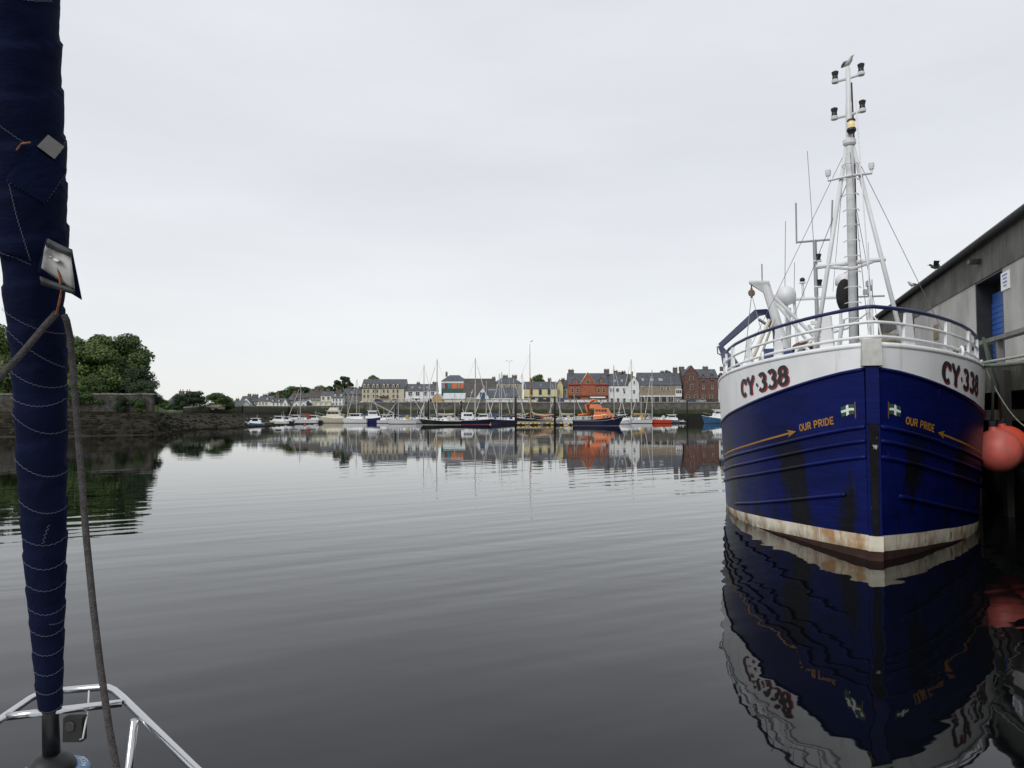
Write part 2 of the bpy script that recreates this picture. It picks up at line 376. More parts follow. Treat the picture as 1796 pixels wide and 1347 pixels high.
def house(name, label, p0, p1, eave, ridge, D, depth, wall, roof, wins=(), chim=(), dorm=(), gab=(), lights=(), hip=False, shop=None, end=None, zb=None, cat='house', frame=None, group=None, front=None, potn=2):
    xa, xb = xat(p0, D), xat(p1, D); cx = (xa + xb) / 2; w = (xb - xa) / 2
    if zb is None: zb = land_z((p0 + p1) / 2, D) - .1 if D > 319 else min(8.0, interp((p0 + p1) / 2, GZ) - .1)
    he = zat(eave, D) - zb; ym = depth / 2
    t_ = thing(name, label, cat, (cx, D, zb), 0, group)
    hr = zat(ridge, D + (0 if end == 'y' else ym)) - zb
    lx = lambda p: xat(p, D) - cx
    lz = lambda q: zat(q, D) - zb
    if end == 'y':                       # ridge runs away from the harbour: gable front
        part('wall', MB().ext([(-w, 0), (w, 0), (w, he), (0, hr), (-w, he)], 0, depth, 'y'), wall, t_)
        m = MB()
        for s in (-1, 1):
            d = Vector((s * w, 0, he - hr)); n = Vector((s * (hr - he), 0, w)).normalized(); u = d.normalized()
            a = Vector((0, 0, hr)); c = a + d + u * .3
            m.ext([(q.x, q.z) for q in (a + n * .02, c + n * .02, c + n * .18, a + n * .18)], -.2, depth + .2, 'y')
        part('roof', m, roof, t_)
    elif hip:
        part('wall', MB().b(-w, w, 0, depth, 0, he), wall, t_)
        hi = min(w * .6, ym * 1.0)
        m = MB().add([(-w - .3, -.3, he), (w + .3, -.3, he), (w + .3, depth + .3, he), (-w - .3, depth + .3, he), (-w + hi, ym, hr), (w - hi, ym, hr)],
                     [(0, 1, 5, 4), (1, 2, 5), (2, 3, 4, 5), (3, 0, 4), (3, 2, 1, 0)])
        part('roof', m, roof, t_)
    else:
        part('wall', MB().ext([(0, 0), (depth, 0), (depth, he), (ym, hr), (0, he)], -w, w, 'x'), wall, t_)
        part('roof', roof_slabs(-w, w, 0, ym, depth, he, hr), roof, t_)
    sl = (hr - he) / ym if end != 'y' else 1
    for (p, cw, ch) in chim:
        x = lx(p); base = hr - (.8 if end != 'y' else 1.5)
        yc = ym
        c_ = part('chimney', MB().b(x - cw / 2, x + cw / 2, yc - .45, yc + .45, base, hr + ch).b(x - cw / 2 - .08, x + cw / 2 + .08, yc - .53, yc + .53, hr + ch - .2, hr + ch - .02), chim_m, t_)
        for k in range(potn):
            xx = x + (k - (potn - 1) / 2) * cw / max(2, potn) * 1.1
            part('chimney_pot', MB().lathe([(.16, 0), (.13, .5), (.17, .55)], (xx, yc, hr + ch - .03), 8), pot_m, c_)
    for (py, ps, wp, hp) in wins:
        for p in ps: window(t_, lx(p), lz(py), wp * D / F, hp * D / F, -.05, frame, 1 if wp < 5 else 2)
    for (p, top, bot, wp) in dorm:
        zb_ = lz(bot); yb = max(.05, (zb_ - he) / sl); ww = wp * D / F / 2; zt = lz(top); ze = zb_ + (zt - zb_) * .6
        x = lx(p)
        dd = part('dormer', MB().ext([(x - ww, zb_ - .3), (x + ww, zb_ - .3), (x + ww, ze), (x, zt), (x - ww, ze)], yb - .05, yb + 2.6, 'y'), front or wall, t_)
        m = MB()
        for s in (-1, 1): m.ext([(x, zt + .03), (x + s * (ww + .2), ze - .1), (x + s * (ww + .2), ze + .05), (x, zt + .18)], yb - .2, yb + 2.62, 'y')
        part('dormer_roof', m, roof, dd)
        w_ = window(dd, x, zb_ + (ze - zb_) * .52, ww * 1.1, (ze - zb_) * .75, yb - .1, frame)
        for ch_ in w_.children: ch_.parent = dd; ch_.location = w_.location      # keep the tree three levels deep
    for (pa, pb, ge, ap, ws) in gab:
        xa_, xb_ = lx(pa), lx(pb); xm = (xa_ + xb_) / 2; za, zp = lz(ge), lz(ap)
        gg = part('gable', MB().ext([(xa_, 0), (xb_, 0), (xb_, za), (xm, zp), (xa_, za)], -.3, ym * .9, 'y'), front or wall, t_)
        m = MB()
        for q in (xa_, xb_):
            s = 1 if q > xm else -1
            m.ext([(xm, zp + .02), (q + s * .2, za - .05), (q + s * .2, za + .14), (xm, zp + .22)], -.5, ym * .9 + .02, 'y')
        part('gable_roof', m, ashl if front else roof, gg)
        for (p, py, wp, hp) in ws:
            w_ = window(gg, lx(p), lz(py), wp * D / F, hp * D / F, -.35, frame)
            for ch_ in w_.children: ch_.parent = gg; ch_.location = w_.location
    for (p, py, wp, hp) in lights:
        z = lz(py); y = (z - he) / sl; n = Vector((0, -sl, 1)).normalized(); u = Vector((0, 1, sl)).normalized()
        ww = wp * D / F / 2; hh = hp * D / F / 2 * 1.2
        c = Vector((lx(p), y, he + sl * y)) + n * .18
        vs = []
        for k in (0, .12):
            for a, q in ((-ww, -hh), (ww, -hh), (ww, hh), (-ww, hh)): vs.append(c + Vector((a, 0, 0)) + u * q + n * k)
        part('skylight', MB().add(vs, [(0, 1, 2, 3), (4, 5, 6, 7), (0, 1, 5, 4), (1, 2, 6, 5), (2, 3, 7, 6), (3, 0, 4, 7)]), M('skylight_glass', (.3, .33, .36), .2), t_)
    if shop:
        m_, top, doors = shop
        zt = lz(top)
        part('shop_fascia', MB().b(-w + .1, w - .1, -.35, -.002, zt - .5, zt), m_, t_)
        for (p, wp) in doors:
            ww = wp * D / F / 2; x = lx(p)
            part('shop_window', MB().b(x - ww, x + ww, -.12, .05, .35, zt - .55), glass, t_)
            part('shop_pillar', MB().b(x + ww + .02, x + ww + .22, -.2, .04, 0, zt - .51), m_, t_)
    return t_
D = 320
house('cottage', 'small white gable-fronted cottage at the low end of the waterfront row', 424, 439, 706, 697.5, 318, 8, white_far, slate, [(707, [428, 434], 2, 4)], end='y')
house('cottage', 'brown stone cottage with a broad grey stone chimney block', 438, 453, 704, 698, 321, 8, tan, slate, [(707, [442, 448], 2, 4)], [(442, 2.6, 1.6)], zb=7.4, potn=3)
house('cottage', 'long white cottage with three dark windows and slate roof', 452, 476, 703.5, 695, 318, 8, cream, slate, [(707.5, [456, 461.5, 467], 2.4, 4.5)], [(459, 1.6, .8), (481, 1.2, 1)], [(468, 697, 702, 3.4)])
house('cottage', 'white cottage with twin roof dormers beside a white gable', 475.5, 496, 705.5, 699, 317, 8, white_far, slate, [(709, [480, 487, 493], 2.2, 4)], [(482, 1.3, 1.2)], [(478, 700.5, 705, 3.2), (489, 700.5, 705, 3.2)])
house('cottage', 'bright white gable end cottage with tall pointed front', 496, 504.5, 707, 699, 316, 9, white_far, slate, [(709, [500], 2, 3.5)], end='y')
house('stone_house', 'grey-brown stone house right of the white gable cottage', 504.5, 514, 702, 696, 320, 8, stone_g, slate, [(706, [507, 511], 1.8, 4)], [(511, 1.2, .8)])
house('stone_house', 'long slate-roofed stone terrace on the slope below the wood', 508, 543, 698, 690.5, 342, 9, stone_g, slate2, [(702, [512, 518, 525, 532, 539], 1.8, 3)], [(512, 1.4, .9), (526, 1.4, .9), (540, 1.4, .9)])
for i, (a, c) in enumerate([(514, 526), (526.3, 538.3), (544, 553), (553.2, 562.2), (562.4, 571.4), (571.6, 580.6)]):
    o = house('market_shed', ['white gabled unit at the cottage end of the sawtooth row', 'white gabled unit just left of the blue kiosk', 'cream unit just right of the blue kiosk', 'cream unit second from the blue kiosk', 'cream unit third from the blue kiosk', 'cream unit at the hotel end of the sawtooth row'][i], a, c, 709, 704, 314, 10, white_far if i < 2 else cream, M('pale_green_roof', (.42, .45, .38), .6), [(711, [(a + c) / 2], 3, 3.5)] if i < 2 else [], end='y', cat='shed', group='sawtooth row of low white units')
house('blue_kiosk', 'narrow dark blue kiosk with white gable between white units', 537.6, 544, 706, 702, 312, 3, M('kiosk_navy', (.02, .035, .08), .7), white_far, end='y', cat='kiosk')
house('stone_house', 'tall grey tenement with big chimneys above the white sheds', 540, 562, 697, 686, 336, 9, stone_g, slate2, [(700, [544, 549, 554, 559], 1.8, 3.6)], [(542, 1.6, 1), (551, 2.0, 1.2), (560, 1.6, 1)])
house('white_house', 'white twin-fronted house standing above the sawtooth sheds', 562.5, 581, 694, 687, 326, 9, cream, slate, [(698.5, [567, 576], 4, 5)], [(571, 1.6, .8)])
house('white_house', 'white two-storey house with two white dormers and blue door band', 581.5, 601, 698, 689, 318, 9, white_far, slate, [(701.5, [585, 590, 596.5], 2.2, 4.4), (708, [585, 590, 596.5], 2.2, 3.5)], [(590, 2.4, 1.2)], [(587, 690.5, 696, 4), (597.5, 690.5, 696, 4)])
house('stone_house', 'dark grey stone house joined to the beige hotel', 601.2, 633, 692, 682, 322, 10, stone_g, slate, [(696.5, [606, 612, 619, 626], 2, 4), (703.5, [606, 612, 619, 626], 2, 4)], [(609, 1.6, .9), (628, 1.6, .9)], [(616, 683.5, 690, 4)])
# four storey hotel
h = house('hotel', 'four-storey beige rendered hotel with a row of pointed dormers', 633.5, 709.5, 681, 665.5, 319, 12, beige, slate, [(686, [639, 645.5, 655, 661.5, 673, 680, 690, 697], 2.8, 5), (695, [639, 645.5, 655, 661.5, 673, 680, 690, 697], 2.8, 5)], [],
          [(p, 671.5, 680.8, 4.4) for p in (639, 645.5, 655, 661.5, 673, 680, 690, 697)], frame=ashl, cat='hotel')
x0 = -xat(709.5, 319) / 2
hx = (xat(709.5, 319) - xat(633.5, 319)) / 2
part('entrance_canopy', MB().b(-1.5, 2.4, -1.2, -.01, 2.6, 3.3), M('brown_canopy', (.12, .07, .05), .7), h)
for q in (-hx + .1, -hx + 6.4, -.9, 6.6, hx - .1): part('downpipe', MB().b(q - .06, q + .06, -.12, -.005, .2, 7.6), dark, h)
house('guest_house', 'white two-storey building with wide windows under a slate mansard', 711, 765, 685.5, 674, 319, 10, white_far, slate, [(690.5, [719.5, 732.5, 745.5, 758.5], 6.4, 6.5)], [(731, 1.5, .8), (761, 2.4, 1.0)], shop=(white_far, 697, [(719, 8), (732, 8), (745, 8), (757, 6)]), cat='building', lights=[(722, 680, 3, 4), (735, 680, 3, 4), (748, 680, 3, 4)])
# slate hip-roofed building with coloured hoardings
h = house('painted_building', 'white hip-roofed building with orange and teal wall panels', 774, 817, 668.5, 658, 345, 12, M('teal_wall', (.06, .11, .13), .8, var=.3), slate, [], [(781, 1.0, 1.4)], hip=True, cat='building', zb=8)
hx = (xat(817, 345) - xat(774, 345)) / 2; hz = zat(668.5, 345) - 8
part('upper_wall', MB().b(-hx + .02, hx - .02, -.12, -.003, hz - .9, hz - .02), white_far, h)
for a, c, m_ in ((-.18, .3, M('orange_panel', (.6, .17, .06), .7)), (.55, .97, M('orange_panel', (.6, .17, .06), .7)), (.33, .52, M('grey_panel', (.25, .25, .27), .7)), (-.5, -.22, M('teal_panel', (.06, .22, .26), .7)), (-.66, -.53, redtrim), (-.98, -.7, M('grey_panel', (.25, .25, .27), .7))):
    part('wall_panel', MB().b(a * hx, c * hx, -.22, -.125, hz - 3.6, hz - .95), m_, h)
part('wall_panel', MB().b(-.9 * hx, .95 * hx, -.2, -.004, hz - 5.6, hz - 3.65), M('green_panel', (.05, .11, .10), .7), h)
house('boat_shed', 'ochre timber-clad shed with pale metal roof by the marina', 757, 776, 700, 690, 311, 14, ochre, metalroof, [(707, [771], 2.6, 4), (707, [775], 1.6, 4)], end='y', cat='shed')
house('low_shed', 'low cream shed adjoining the ochre clad shed', 777, 815, 699.5, 690, 312, 9, cream, metalroof, [(707, [790, 805], 3, 3)], cat='shed')
house('warehouse', 'wide building with a big plain dark brown roof', 812, 868, 695, 664.5, 324, 18, beige_d, slate2, [], [(865, 1.6, .8)], lights=[(827, 689, 3, 3)], cat='building')
house('stone_villa', 'grey stone hip-roofed villa with two broad chimney stacks', 866, 915, 672, 662, 345, 12, M('buff_stone', (.33, .3, .24), .9), slate, [(677, [874, 884, 895, 906], 2.6, 5)], [(886, 2.6, 1.0), (902.5, 2.6, 1.0)], hip=True, zb=8, cat='house', potn=4)
h = house('ferry_office', 'low modern hall with slate roof, white walls and glazed blue gable', 856, 908, 697, 680, 311, 16, white_far, slate, [], lights=[(862, 684, 14, 2.2), (889, 693, 1.6, 5)], cat='building')
hx = (xat(908, 311) - xat(856, 311)) / 2
part('stone_base', MB().b(-hx + .02, hx - .02, -.25, -.004, 0, 1.6), stone_g, h)
h = house('glazed_gable', 'white gable front of the hall with tall blue glazing', 835, 857.5, 697, 680, 309.5, 12, white_far, slate, [], end='y', cat='building')
part('stone_base', MB().b(-2.75, 2.75, -.25, -.004, 0, 1.7), stone_g, h)
part('glazing', MB().b(-1.1, 1.1, -.1, -.005, 1.72, 4.6), M('blue_glass', (.03, .07, .14), .15), h)
h = house('yellow_shop', 'pale yellow two-storey house with blue shopfront', 919, 977, 681.5, 670, 319, 9, yellow, slate, [(687.5, [931.5, 947.5, 963], 4.2, 8.5)], [(965, 1.6, 1.6)], frame=bluep, shop=(bluep, 695.5, [(934, 7), (948, 8), (961, 6)]), cat='shop', lights=[(949, 676, 2.2, 2.2)])
house('yellow_house', 'tall narrow yellow gable house beside the yellow shop', 976.5, 987.5, 676, 666.5, 322, 10, yellow, slate, [(688, [981], 2.6, 7), (699, [981], 2.6, 5)], [(985, 2.0, .3)], end='y')
house('grey_house', 'narrow pale grey-blue house left of the orange brick building', 987.8, 996.6, 680, 667, 324, 10, M('grey_blue_render', (.36, .4, .4), .9), slate, [(688, [992], 2.6, 6)], [(989, 1.6, .8)])
# orange brick building
h = house('brick_shop', 'orange-red brick building with central pointed gable and dark red trim', 997, 1066.5, 675, 655, 319, 11, orange, slate,
          [(684.5, [1004, 1013, 1023.5, 1039.5, 1050, 1059], 4, 7.4)], [(1003.5, 2.6, 1.7), (1067, 2.4, 1.9)],
          [(1009.5, 664, 673.5, 8), (1055, 662, 673, 5)], [(1018, 1044.5, 674, 653.5, [(1031, 670, 5, 6)])], frame=ashl, front=orange, shop=(dark, 695, [(1005, 7), (1014, 7), (1024, 7), (1035, 8), (1046, 7), (1058, 8)]), cat='shop')
hx = (xat(1066.5, 319) - xat(997, 319)) / 2; hz = zat(675, 319) - 8
part('cornice', MB().b(-hx - .1, hx + .1, -.5, -.305, hz - .1, hz + .35).b(-hx - .1, hx + .1, -.46, -.308, hz - 4.95, hz - 4.6), redtrim, h)
part('awning', MB().ext([(-1.6, 2.3), (-.36, 2.85), (-.36, 2.95), (-1.6, 2.4)], .8, 7.6, 'x'), white_far, h)
h = house('white_terrace', 'white rendered house with small square windows next to orange brick shop', 1067, 1103, 676, 656, 320, 11, white_far, slate, [(684, [1071.5, 1076], 2.2, 6), (684, [1083], 4.6, 5.5), (685.5, [1094.5], 4, 9), (702, [1073, 1084, 1095], 4, 7)], [(1083, 2.0, 1.5), (1092, 2.2, .9), (1097.5, 1.8, 1.2)], lights=[(1079.5, 668, 3.4, 5), (1092, 668, 3.4, 5)])
house('white_gable_house', 'white house front with tall pointed gable and small dark windows', 1103, 1121, 672, 660, 318.5, 11, white_far, slate, [(671, [1112.5], 2.4, 5), (687, [1112], 3.4, 6), (702, [1107, 1116], 3, 6)], [(1109, 2.4, 1.3)], end='y')
h = house('tan_terrace', 'long tan harled building with white shopfronts and slate roof', 1121.3, 1184, 675, 654, 319, 11, tan, slate, [(681.5, [1161, 1171.5], 4.6, 5), (676.5, [1129, 1140], 4, 2)], [(1189.5, 2.0, 2.4), (1113, .5, .2)], shop=(white_far, 693.8, [(1126, 7), (1138, 7), (1152.5, 8), (1165, 8), (1177, 7)]), cat='terrace', lights=[(1129, 666, 4, 5.5), (1145, 666, 6, 5.5), (1160.5, 666, 7, 5.5)])
h = house('bay_house', 'narrow house with white glazed bay window over the street', 1184.3, 1195.5, 675, 655, 318.8, 10, M('grey_harl', (.3, .29, .28), .9), slate)
part('bay_window', MB().b(-1.4, 1.4, -.8, -.003, 2.9, 6.3), white_far, h)
for q in (-.85, 0, .85): part('pane', MB().b(q - .33, q + .33, -.85, -.803, 4.4, 5.9), glass, h)
h = house('sandstone_bank', 'dark red sandstone building with tall pointed gable and dormers', 1199, 1260, 663, 648, 319, 11, sandred, slate,
          [(679, [1234, 1249.5], 3.2, 6), (682, [1234, 1249.5], 2.2, 2), (697, [1234, 1247], 5, 8)], [(1201, 2.4, 1.2), (1243.5, 2.4, 1.3), (1274, 2.2, 1.2)],
          [(1234, 656, 668, 4.6), (1249.5, 655, 667, 4.6), (1266, 654, 664, 6)], [(1199.5, 1226, 659, 641.5, [(1213, 663.5, 6, 6.5), (1213, 679, 4.6, 9), (1206, 697, 4.6, 8), (1220, 697, 4.6, 8)])], cat='building', frame=M('sandstone_trim', (.42, .36, .32), .9))
house('modern_infill', 'small white modern building with tall dark window beside red sandstone', 1260.3, 1275, 672, 662, 319, 9, white_far, slate, [(683, [1267], 9, 11), (698, [1267], 9, 7)], cat='building')
house('white_end_house', 'plain white end house half hidden behind the blue trawler', 1275.3, 1300, 670, 655, 318, 9, white_far, slate, [(684, [1290], 3, 6)], [(1283, 2, 1)])
house('stone_lodge', 'grey stone lodge with slate roof at the wooded shore', -45, 22, 664, 645, 122, 8, stone_g, slate, [(676, [-20, 4], 7, 12)], [(-30, 1, .8)], zb=4.0)
house('white_villa', 'pale villa half hidden behind shoreside trees', 296, 330, 703, 691, 215, 10, cream, slate, [(708, [301, 309, 318], 3, 5)], [(305, 1.4, .9), (317, 1.4, .9)], zb=4.6)
house('grey_hut', 'low grey rounded-roof hut beside the shore trees', 366, 382, 715, 711, 200, 5, tan, M('hut_roof', (.2, .17, .15), .8), [(717, [374], 3, 2)], zb=4.4, cat='hut')
house('slate_cottage', 'low slate-roofed cottage with pale walls on the far shore', 399, 425, 711.5, 703, 285, 9, white_far, slate, [(714, [405, 412, 419], 2, 3)], [(409, 1.2, .8)], zb=5.4)
house('grey_terrace', 'grey slate-roofed house with chimney behind the shore cottages', 420, 437, 706, 695, 330, 9, stone_g, slate, [(709, [425, 431], 2, 4)], [(431, 1.4, 1)], zb=6)
# ------------------------------------------------------------------ trees
leafA = M('leaf_green', (.06, .105, .024), .75, var=.3, scale=.35, island=.45)
leafB = M('leaf_bright', (.085, .135, .03), .75, var=.3, scale=.35, island=.45)
leafC = M('leaf_dark', (.03, .055, .02), .8, var=.3, scale=.35, island=.45)
bark = M('bark', (.06, .05, .04), .95, bump=.5)
TREE_CACHE = {}
def tree_meshes(seed, n, leaf, kind='round'):
    k_ = (seed, n, leaf, kind)
    if k_ in TREE_CACHE: return TREE_CACHE[k_]
    r = random.Random(seed)                         # unit tree: height 1, crown radius about .5
    lobes = []
    for i in range(44):
        a = r.uniform(0, 6.283)
        if kind == 'round': h = r.uniform(.14, .88); rad = .42 * math.sqrt(max(.05, 1 - ((h - .40) / .55) ** 2)) * r.uniform(.35, 1.0); s = r.uniform(.10, .17)
        elif kind == 'pine': h = r.uniform(.15, .97); rad = .5 * math.sqrt(max(.004, 1.0 - h)) * r.uniform(.5, 1.1); s = r.uniform(.05, .11)
        else: h = r.uniform(.08, .82); rad = .44 * math.sqrt(max(.05, 1 - (h - .25) ** 2 / .4)) * r.uniform(.3, 1.0); s = r.uniform(.12, .22)
        lobes.append((Vector((rad * math.cos(a), rad * math.sin(a), h)), s))
    tr = MB(); top = .8 if kind != 'pine' else .97
    tr.t([(0, 0, -.03), (.01, 0, .2), (-.01, .01, .45), (0, 0, top)], [.035, .027, .018, .004], 7)
    for c, s in lobes[:16]: tr.t([(0, 0, max(.12, c.z - .22)), (c * .5).to_tuple()[:2] + (c.z - .1,), c], [.012, .008, .003], 5)
    cr_ = MB()
    for i in range(n):
        c, s = lobes[r.randrange(len(lobes))]
        d = Vector((r.gauss(0, 1), r.gauss(0, 1), r.gauss(.25, 1))).normalized()
        p = c + Vector((d.x * 1.15, d.y * 1.15, d.z * .75)) * s * (r.random() ** .35)
        if p.z < .06: continue
        nn = (d + Vector((r.uniform(-.8, .8), r.uniform(-.8, .8), r.uniform(-.3, .9)))).normalized()
        u = nn.orthogonal().normalized(); v = nn.cross(u); q = r.uniform(.6, 1.25) * leaf
        a = r.uniform(0, 6.28); u, v = u * math.cos(a) + v * math.sin(a), v * math.cos(a) - u * math.sin(a)
        cr_.add([p - u * q, p - v * q * .55 + nn * q * .15, p + u * q, p + v * q * .55 + nn * q * .15], [(0, 1, 2, 3)])
    TREE_CACHE[k_] = (tr.mesh('trunk', bark, True), {})
    TREE_CACHE[k_][1]['mb'] = cr_
    return TREE_CACHE[k_]
def tree(name, label, X, Y, z, hgt, wid, mat, seed=1, n=7000, leaf=.012, kind='round', group=None, rz=None):
    tr, d = tree_meshes(seed, n, leaf, kind)
    if mat.name not in d: d[mat.name] = d['mb'].mesh('crown', mat)
    o = thing(name, label, 'tree', (X, Y, z), random.uniform(0, 6.28) if rz is None else rz, group); o.scale = (wid, wid, hgt)
    link('trunk', tr, o); link('crown', d[mat.name], o); return o
def ptree(name, label, p, top, wpx, Y, mat, z=None, **k):
    z = (land_z(p, Y) if z is None else z) - .2
    return tree(name, label, xat(p, Y), Y, z, zat(top, Y) - z, wpx * Y / F, mat, **k)
W1 = 'broadleaf trees behind the old stone wall'
ptree('broadleaf_tree', 'large dark broadleaf tree with domed crown at the end of the stone wall', 205, 578, 132, 122, leafA, seed=1, n=26000, leaf=.021, group=W1)
ptree('broadleaf_tree', 'bright green broadleaf tree leaning over the stone wall', 150, 588, 125, 116.5, leafB, seed=2, n=26000, leaf=.021, group=W1)
ptree('broadleaf_tree', 'tall green tree rising behind the furled blue sail', 75, 578, 130, 126, leafA, seed=3, n=24000, leaf=.021, group=W1)
ptree('broadleaf_tree', 'bright leafy tree above the stone lodge roof', -22, 567, 110, 131, leafB, seed=2, n=26000, leaf=.021, group=W1)
ptree('low_tree', 'low dark spreading tree tapering down past the wall end', 238, 640, 74, 119, leafC, seed=4, n=16000, leaf=.026, kind='bush', group=W1)
ptree('low_tree', 'low rounded bush under the big domed tree', 180, 640, 80, 117, leafA, seed=5, n=16000, leaf=.026, kind='bush', group=W1)
ptree('low_tree', 'small pale bush left of the domed wall trees', 20, 632, 70, 117, leafB, seed=5, n=16000, leaf=.026, kind='bush', group=W1)
ptree('low_tree', 'leafy bush spilling over the stone wall top', 160, 656, 66, 113.6, leafA, seed=4, n=16000, leaf=.026, kind='bush', group=W1)
ptree('low_tree', 'dark bush rounding down over the end of the stone wall', 252, 664, 56, 113.8, leafC, seed=5, n=16000, leaf=.026, kind='bush', group=W1)
W2 = 'trees on the point across the bay'
ptree('broadleaf_tree', 'dark rounded tree on the far point beside the pale villa', 341, 682, 44, 196, leafC, z=4.2, seed=1, n=8000, leaf=.038, kind='bush', group=W2)
ptree('broadleaf_tree', 'smaller dark tree before the pale villa', 315, 690, 30, 194, leafC, z=4.0, seed=4, n=8000, leaf=.038, kind='bush', group=W2)
ptree('broadleaf_tree', 'bright green rounded tree right of the dark point trees', 378, 686, 40, 205, leafA, z=4.4, seed=5, n=8000, leaf=.038, kind='bush', group=W2)
ptree('broadleaf_tree', 'low green tree sloping down to the slate cottage', 396, 692, 28, 208, leafA, z=4.4, seed=2, n=8000, leaf=.038, kind='bush', group=W2)
ptree('broadleaf_tree', 'pale green bush between the wall trees and the villa', 286, 700, 34, 205, leafB, z=4.2, seed=4, n=8000, leaf=.038, kind='bush', group=W2)
W3 = 'wood on the rise behind the waterfront cottages'
for i, (p, top, w_, m_) in enumerate([(472, 692, 20, leafA), (484, 687, 24, leafA), (496, 684, 22, leafC), (513, 675.5, 22, leafA), (526, 678, 26, leafC), (541, 677, 26, leafA), (553, 682, 22, leafC), (566, 675, 24, leafA), (579, 677, 18, leafC)]):
    ptree('broadleaf_tree', 'rounded tree in the hillside wood above ' + ['the three-windowed white cottage', 'the twin-dormer cottage', 'the bright white gable cottage', 'the stone terrace left chimney', 'the stone terrace middle', 'the narrow blue kiosk', 'the grey tenement chimneys', 'the twin-fronted white house', 'the two shoreside conifers, just left of them'][i], p, top - 1, w_ * 1.6, 372 + (i % 3) * 14, m_, seed=1 + i % 5, n=8000, leaf=.038, kind='bush' if i % 2 else 'round', group=W3)
ptree('pine_tree', 'spiky dark conifer rising over the grey stone houses', 604, 660.5, 46, 350, leafC, seed=8, n=9000, leaf=.032, kind='pine')
ptree('pine_tree', 'shorter spiky conifer left of the tall one', 592, 667, 38, 346, leafC, seed=9, n=9000, leaf=.032, kind='pine')
ptree('broadleaf_tree', 'light green tree below the two conifers', 597, 674, 20, 341, leafA, seed=2, n=8000, leaf=.038, kind='bush')
ptree('broadleaf_tree', 'dark rounded tree left of the beige hotel roof', 622, 676, 26, 352, leafC, seed=5, n=8000, leaf=.038, kind='bush')
ptree('broadleaf_tree', 'domed green tree showing above the beige hotel roof', 659, 657.5, 36, 362, leafA, seed=3, n=8000, leaf=.038)
ptree('broadleaf_tree', 'green tree beside the slate hip roof with orange panels', 808, 660, 24, 362, leafA, seed=1, n=8000, leaf=.038)
ptree('broadleaf_tree', 'green tree left of the yellow shop roof', 943, 656, 34, 362, leafA, seed=2, n=8000, leaf=.038)
ptree('broadleaf_tree', 'dark treetop behind the tan terrace ridge', 1168, 648, 30, 372, leafC, seed=4, n=8000, leaf=.038)
# ------------------------------------------------------------------ old stone wall on the left shore
sw_m = M('rubble_wall', (.07, .064, .054), .95, var=.4, scale=1.4, bump=.6, bscale=5); blocks(sw_m, .55, .28, (.45, .45, .45), .8)
sw = thing('stone_wall', 'old grey rubble stone wall along the seaweed shore below the trees', 'wall', (xat(100, 112), 112, 3.0))
xr = xat(268, 112) - sw.location.x
part('wall_face', MB().b(-60, xr, 0, .6, 0, zat(692, 112) - 3.0), sw_m, sw)
rs = random.Random(5)
cop = [MB().c(0, 0, 0, w_, .72, .22).mesh('coping_stone', stone_g) for w_ in (.8, 1.1, 1.4)]
x = -14
while x < xr - .5:
    k = rs.randrange(3); w_ = (.8, 1.1, 1.4)[k]
    o = link('coping_stone', cop[k], sw, (x + w_ / 2, .3, zat(692, 112) - 3.0 + .1 + rs.uniform(-.03, .05))); o.rotation_euler = (0, rs.uniform(-.05, .05), rs.uniform(-.05, .05)); x += w_ + .03
for i, (p, w_, h_) in enumerate(((213, 1.5, 2.8), (246, 1.3, 2.0))):
    o = tree('ivy_bush', ['dark ivy hanging tall on the stone wall', 'smaller ivy clump near the end of the stone wall'][i], xat(p, 111.6), 111.6, 3.0, h_ * 1.1, w_ * 1.3, leafC if i == 0 else leafA, seed=5, n=16000, leaf=.026, kind='bush'); o['category'] = 'ivy'
sw2 = thing('sea_wall', 'low dark sea wall curving round the head of the bay', 'wall', (xat(380, 205), 205, 0))
wps = [(p, interp(p, TOP) - .3) for p in (322, 335, 360, 390, 425, 450, 480, 506, 560, 600, 640)]; m = MB(); m2 = MB()
for (p, Y), (q, Y2) in zip(wps, wps[1:]):
    a, c = Vector((xat(p, Y), Y, 0)) - sw2.location, Vector((xat(q, Y2), Y2, 0)) - sw2.location; za, zc = interp(p, GZ) + .35, interp(q, GZ) + .35
    n = Vector((0, .7, 0)); u = Vector((0, 0, 1))
    for mm_, lo_, hi_, ex in ((m, (-1, -1), (za, zc), 0), (m2, (za + .003, zc + .003), (za + .25, zc + .25), .15)):
        e_ = Vector((0, ex, 0))
        mm_.add([a - e_ + u * lo_[0], c - e_ + u * lo_[1], c + n + u * lo_[1], a + n + u * lo_[0], a - e_ + u * hi_[0], c - e_ + u * hi_[1], c + n + u * hi_[1], a + n + u * hi_[0]], [(3, 2, 1, 0), (4, 5, 6, 7), (0, 1, 5, 4), (1, 2, 6, 5), (2, 3, 7, 6), (3, 0, 4, 7)])
part('wall_face', m, wallm, sw2); part('coping', m2, conc, sw2)
